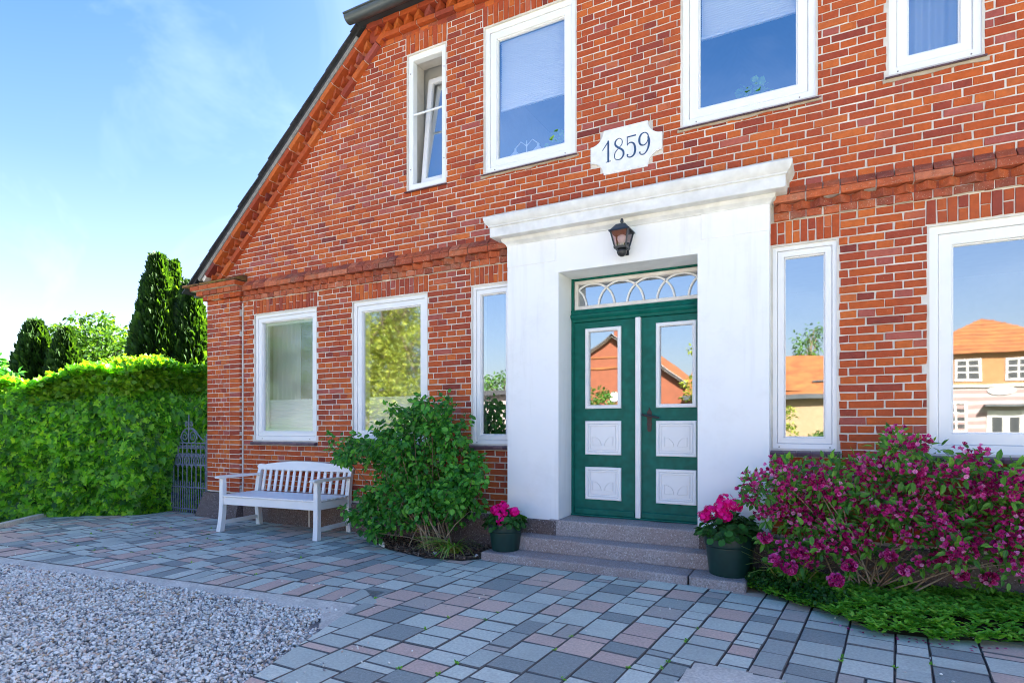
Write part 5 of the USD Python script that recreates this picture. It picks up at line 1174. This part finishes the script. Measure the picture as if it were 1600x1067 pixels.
tl = thing('window_lamp', 'small two armed white table lamp behind the upper window left of the year plaque', 'lamp', (-2.95, .25, 4.05))
part(tl, 'stand', cat([tube([(-2.93, .25, 4.05), (-2.93, .25, 4.42)], .006, 6), lathe([(.0, 4.05), (.06, 4.05), (.06, 4.065), (0, 4.07)], (-2.93, .25, 0), 16)] + [tube([(-2.93, .25, 4.36), (-2.93 + s * .07, .25, 4.42), (-2.93 + s * .14, .25, 4.36)], .005, 5) for s in (-1, 1)]), 'white_frame', smooth=True)
for s in (-1, 1): part(tl, 'shade', lathe([(.085, 4.24), (.05, 4.29), (.015, 4.33), (.012, 4.36)], (-2.93 + s * .14, .25, 0), 16), 'blind', smooth=True)

# ================================================================== ACROSS THE STREET (seen mirrored in the panes)
def gable_house(name, label, x0, x1, yf, depth, eave, ridge, wallm, roofm, wins, hipped=False, extra=None, trim=True):
    cx = (x0 + x1) / 2; t = thing(name, label, 'house', (cx, yf, -.08))
    part(t, 'wall', box(x0, x1, yf - depth, yf, -.08, eave), wallm)
    if hipped:
        rd = (x1 - x0) / 2; V = np.array([(x0 - .3, yf + .3, eave), (x1 + .3, yf + .3, eave), (x1 + .3, yf - depth, eave), (x0 - .3, yf - depth, eave), (cx, yf - rd * .9, ridge), (cx, yf - depth + .1, ridge)])
        rf = part(t, 'roof', (V, np.array([(0, 1, 4), (1, 2, 5), (1, 5, 4), (3, 0, 4), (3, 4, 5), (2, 3, 5), (0, 3, 2), (0, 2, 1)])), roofm)
        k = int((ridge - eave) / .22)
        for i in range(k):
            f0 = i / k; z = eave + (ridge - eave) * f0; a = 1 - f0; y = yf + .3 - (rd * .9 + .3) * f0
            part(rf, 'tile_course', box(cx - (cx - x0 + .3) * a, cx + (cx - x0 + .3) * a, y - .02, y + .025, z + .002, z + .05), roofm)
    else:
        part(t, 'gable', ext_y(Polygon([(x0, eave), (x1, eave), (cx, ridge)]), -yf, -yf + .3) if False else (lambda e: (e[0], e[1]))(ext_y(Polygon([(x0, eave), (x1, eave), (cx, ridge)]), yf - .3, yf)), wallm)
        V = []
        rf = part(t, 'roof', cat([(np.array([(x0 - .3, yf + .15, eave - .2), (cx, yf + .15, ridge + .05), (cx, yf - depth, ridge + .05), (x0 - .3, yf - depth, eave - .2)]), np.array([(0, 1, 2), (0, 2, 3)])), (np.array([(x1 + .3, yf + .15, eave - .2), (x1 + .3, yf - depth, eave - .2), (cx, yf - depth, ridge + .05), (cx, yf + .15, ridge + .05)]), np.array([(0, 1, 2), (0, 2, 3)]))]), roofm)
    for wx, wz, ww, wh in wins:
        w = part(t, 'window', ring(wx - ww / 2, wx + ww / 2, wz, wz + wh, .12, -.06, .02, .01) if False else (lambda q: (np.asarray(q[0]) * (1, -1, 1) + (0, yf, 0), np.asarray(q[1])[:, ::-1]))(ring(wx - ww / 2, wx + ww / 2, wz, wz + wh, .11, -.05, .03, .01)), 'far_trim')
        v, f = quad_y(wx - ww / 2 + .1, wx + ww / 2 - .1, wz + .1, wz + wh - .1, yf + .012); part(w, 'pane', (v, f[:, ::-1]), 'far_dark_glass')
        part(w, 'glazing_bar', cat([box(wx - .04, wx + .04, yf + .015, yf + .04, wz + .1, wz + wh - .1)] + [box(wx - ww / 2 + .1, wx + ww / 2 - .1, yf + .015, yf + .035, wz + wh * q - .03, wz + wh * q + .03) for q in (.38, .66)]), 'far_trim')
    return t, rf
YB = -34.5
t, rf = gable_house('tiled_house', 'tan rendered house with hipped orange tiled roof across the street', 3.6, 12.2, YB, 12, 5.25, 7.6, 'far_plaster', 'far_tile', [(6.55, 3.75, 1.15, 1.2), (8.75, 3.72, 1.15, 1.2), (10.9, 3.72, 1.15, 1.2), (6.0, 1.0, 1.0, 1.6), (10.6, 1.0, 1.2, 1.6)], hipped=True)
part(t, 'rendered_base', box(3.55, 12.25, YB - .1, YB + .008, -.08, 3.42), 'far_pale')
for i in range(8): part(t, 'plaster_band', box(3.55, 12.25, YB - .05, YB + .016, .25 + i * .4, .43 + i * .4), 'far_pink')
part(t, 'string_course', box(3.5, 12.3, YB - .05, YB + .12, 3.42, 3.56), 'far_trim')
v, f = lathe([(0, 0), (.62, .0), (.62, .05), (0, .06)], (0, 0, 0), 24); part(t, 'oval_sign', (np.c_[v[:, 0] + 8.0, v[:, 2] + YB + .02, v[:, 1] * .42 + 3.2], f[:, ::-1]), 'far_trim')
dr_ = part(t, 'door', box(7.4, 9.0, YB - .02, YB + .05, .0, 2.1), 'far_trim'); part(dr_, 'pane', cat([box(7.6, 8.05, YB + .05, YB + .06, 1.0, 1.8), box(8.35, 8.8, YB + .05, YB + .06, 1.0, 1.8)]), 'far_dark_glass'); part(dr_, 'canopy', box(7.2, 9.2, YB - .02, YB + .5, 2.3, 2.42), 'zinc')
t, rf = gable_house('brick_gable_house', 'red brick gable house with white verge and chimney across the street', -15.6, -6.6, -27.0, 10, 3.3, 6.45, 'far_brick', 'far_tile', [(-12.3, .9, 1.0, 1.4), (-9.6, .9, 1.0, 1.4)])
part(t, 'white_verge', cat([fprism([(-15.75, 3.2), (-11.1, 6.45), (-11.1, 6.62), (-15.75, 3.36)], -.0, .2), fprism([(-11.1, 6.45), (-6.45, 3.2), (-6.45, 3.36), (-11.1, 6.62)], 0, .2)]) if False else cat([shift(fprism([(-15.75, 3.2), (-11.1, 6.45), (-11.1, 6.62), (-15.75, 3.36)], -.16, .12), (0, -26.8, 0)), shift(fprism([(-11.1, 6.45), (-6.45, 3.2), (-6.45, 3.36), (-11.1, 6.62)], -.16, .12), (0, -26.8, 0))]), 'far_trim')
for z in (4.6, 5.2): part(t, 'brick_band', box(-11.1 - (6.4 - z) * 1.35, -11.1 + (6.4 - z) * 1.35, -27.02, -26.95, z, z + .1), 'far_tile')
part(rf, 'chimney', cat([box(-11.4, -10.9, -28.6, -28.1, 6.2, 7.2), box(-11.46, -10.84, -28.66, -28.04, 7.2, 7.32)]), 'far_brick')
v, f = lathe([(0, 0), (.28, .0), (.28, .05), (0, .06)], (0, 0, 0), 20); part(t, 'round_window', (np.c_[v[:, 0] - 11.0, v[:, 2] - 26.98, v[:, 1] + 3.0], f[:, ::-1]), 'far_trim')
t, rf = gable_house('low_house', 'low cream stone house with orange tiled roof across the street', -6.0, 1.6, -23.4, 7, 2.75, 2.9, 'far_cream_stone', 'far_tile', [(-3.9, .9, 1.0, 1.2), (.9, .9, .8, 1.2)])
v = np.array([(-6.3, -23.05, 2.72), (1.9, -23.05, 2.72), (1.9, -26.6, 4.7), (-6.3, -26.6, 4.7)]); part(rf, 'front_slope', (np.vstack([v, v - (0, 0, .12)]), np.array([(0, 1, 2), (0, 2, 3), (4, 6, 5), (4, 7, 6), (0, 4, 5), (0, 5, 1), (1, 5, 6), (1, 6, 2), (2, 6, 7), (2, 7, 3), (3, 7, 4), (3, 4, 0)])), 'far_tile')
part(rf, 'skylight', box(-.75, -.25, -24.35, -23.95, 3.30, 3.36), 'zinc')
part(rf, 'fascia', box(-6.3, 1.9, -23.1, -23.03, 2.50, 2.71), 'zinc')
shed = thing('flat_garage', 'pale garage with dark flat roof edge across the street', 'garage', (-13, -17.5, -.08))
part(shed, 'wall', box(-15.6, -11.6, -21.5, -18.4, -.08, 2.75), 'far_pale'); part(shed, 'roof', box(-15.8, -11.4, -21.7, -18.1, 2.752, 2.95), 'slate')
tree('willow_tree', -19.5, -17.6, 10.5, 2.9, 'yellow green willow across the drive, sunlit', 'leaf_willow', 81, 380, 60, .13, .02, droop=.6, cl=.9)
tree('street_tree', -25.6, -15.2, 9.5, 3.4, 'dense green tree farther along the street', 'leaf_cypress', 82, 340, 50, .15, .02)
tree('birch_tree', -1.05, -32.4, 7.7, 1.15, 'slender airy birch behind the low cream house', 'leaf_tree', 83, 60, 18, .17, .42, droop=.4)
tree('street_tree', -4.05, -17.8, 4.7, 1.05, 'bushy young tree close to the street edge', 'leaf_willow', 84, 70, 30, .16, .12)
tree('front_bush', -7.9, -14.6, 2.95, 1.1, 'rounded green bush in front of the brick gable house', 'leaf_tree', 85, 60, 30, .14, .05)
tree('front_bush', -1.9, -20.6, 2.4, .75, 'pale leaved bush in front of the low cream house', 'leaf_willow', 86, 44, 26, .12, .05)
tree('front_bush', -.25, -20.2, 1.5, .55, 'small round green bush at the corner of the low cream house', 'leaf_tree', 87, 34, 26, .10, .0)
tree('street_tree', -15.3, -21.8, 4.5, 1.9, 'broad tree behind the flat roofed garage', 'leaf_tree', 88, 60, 30, .18, .15)
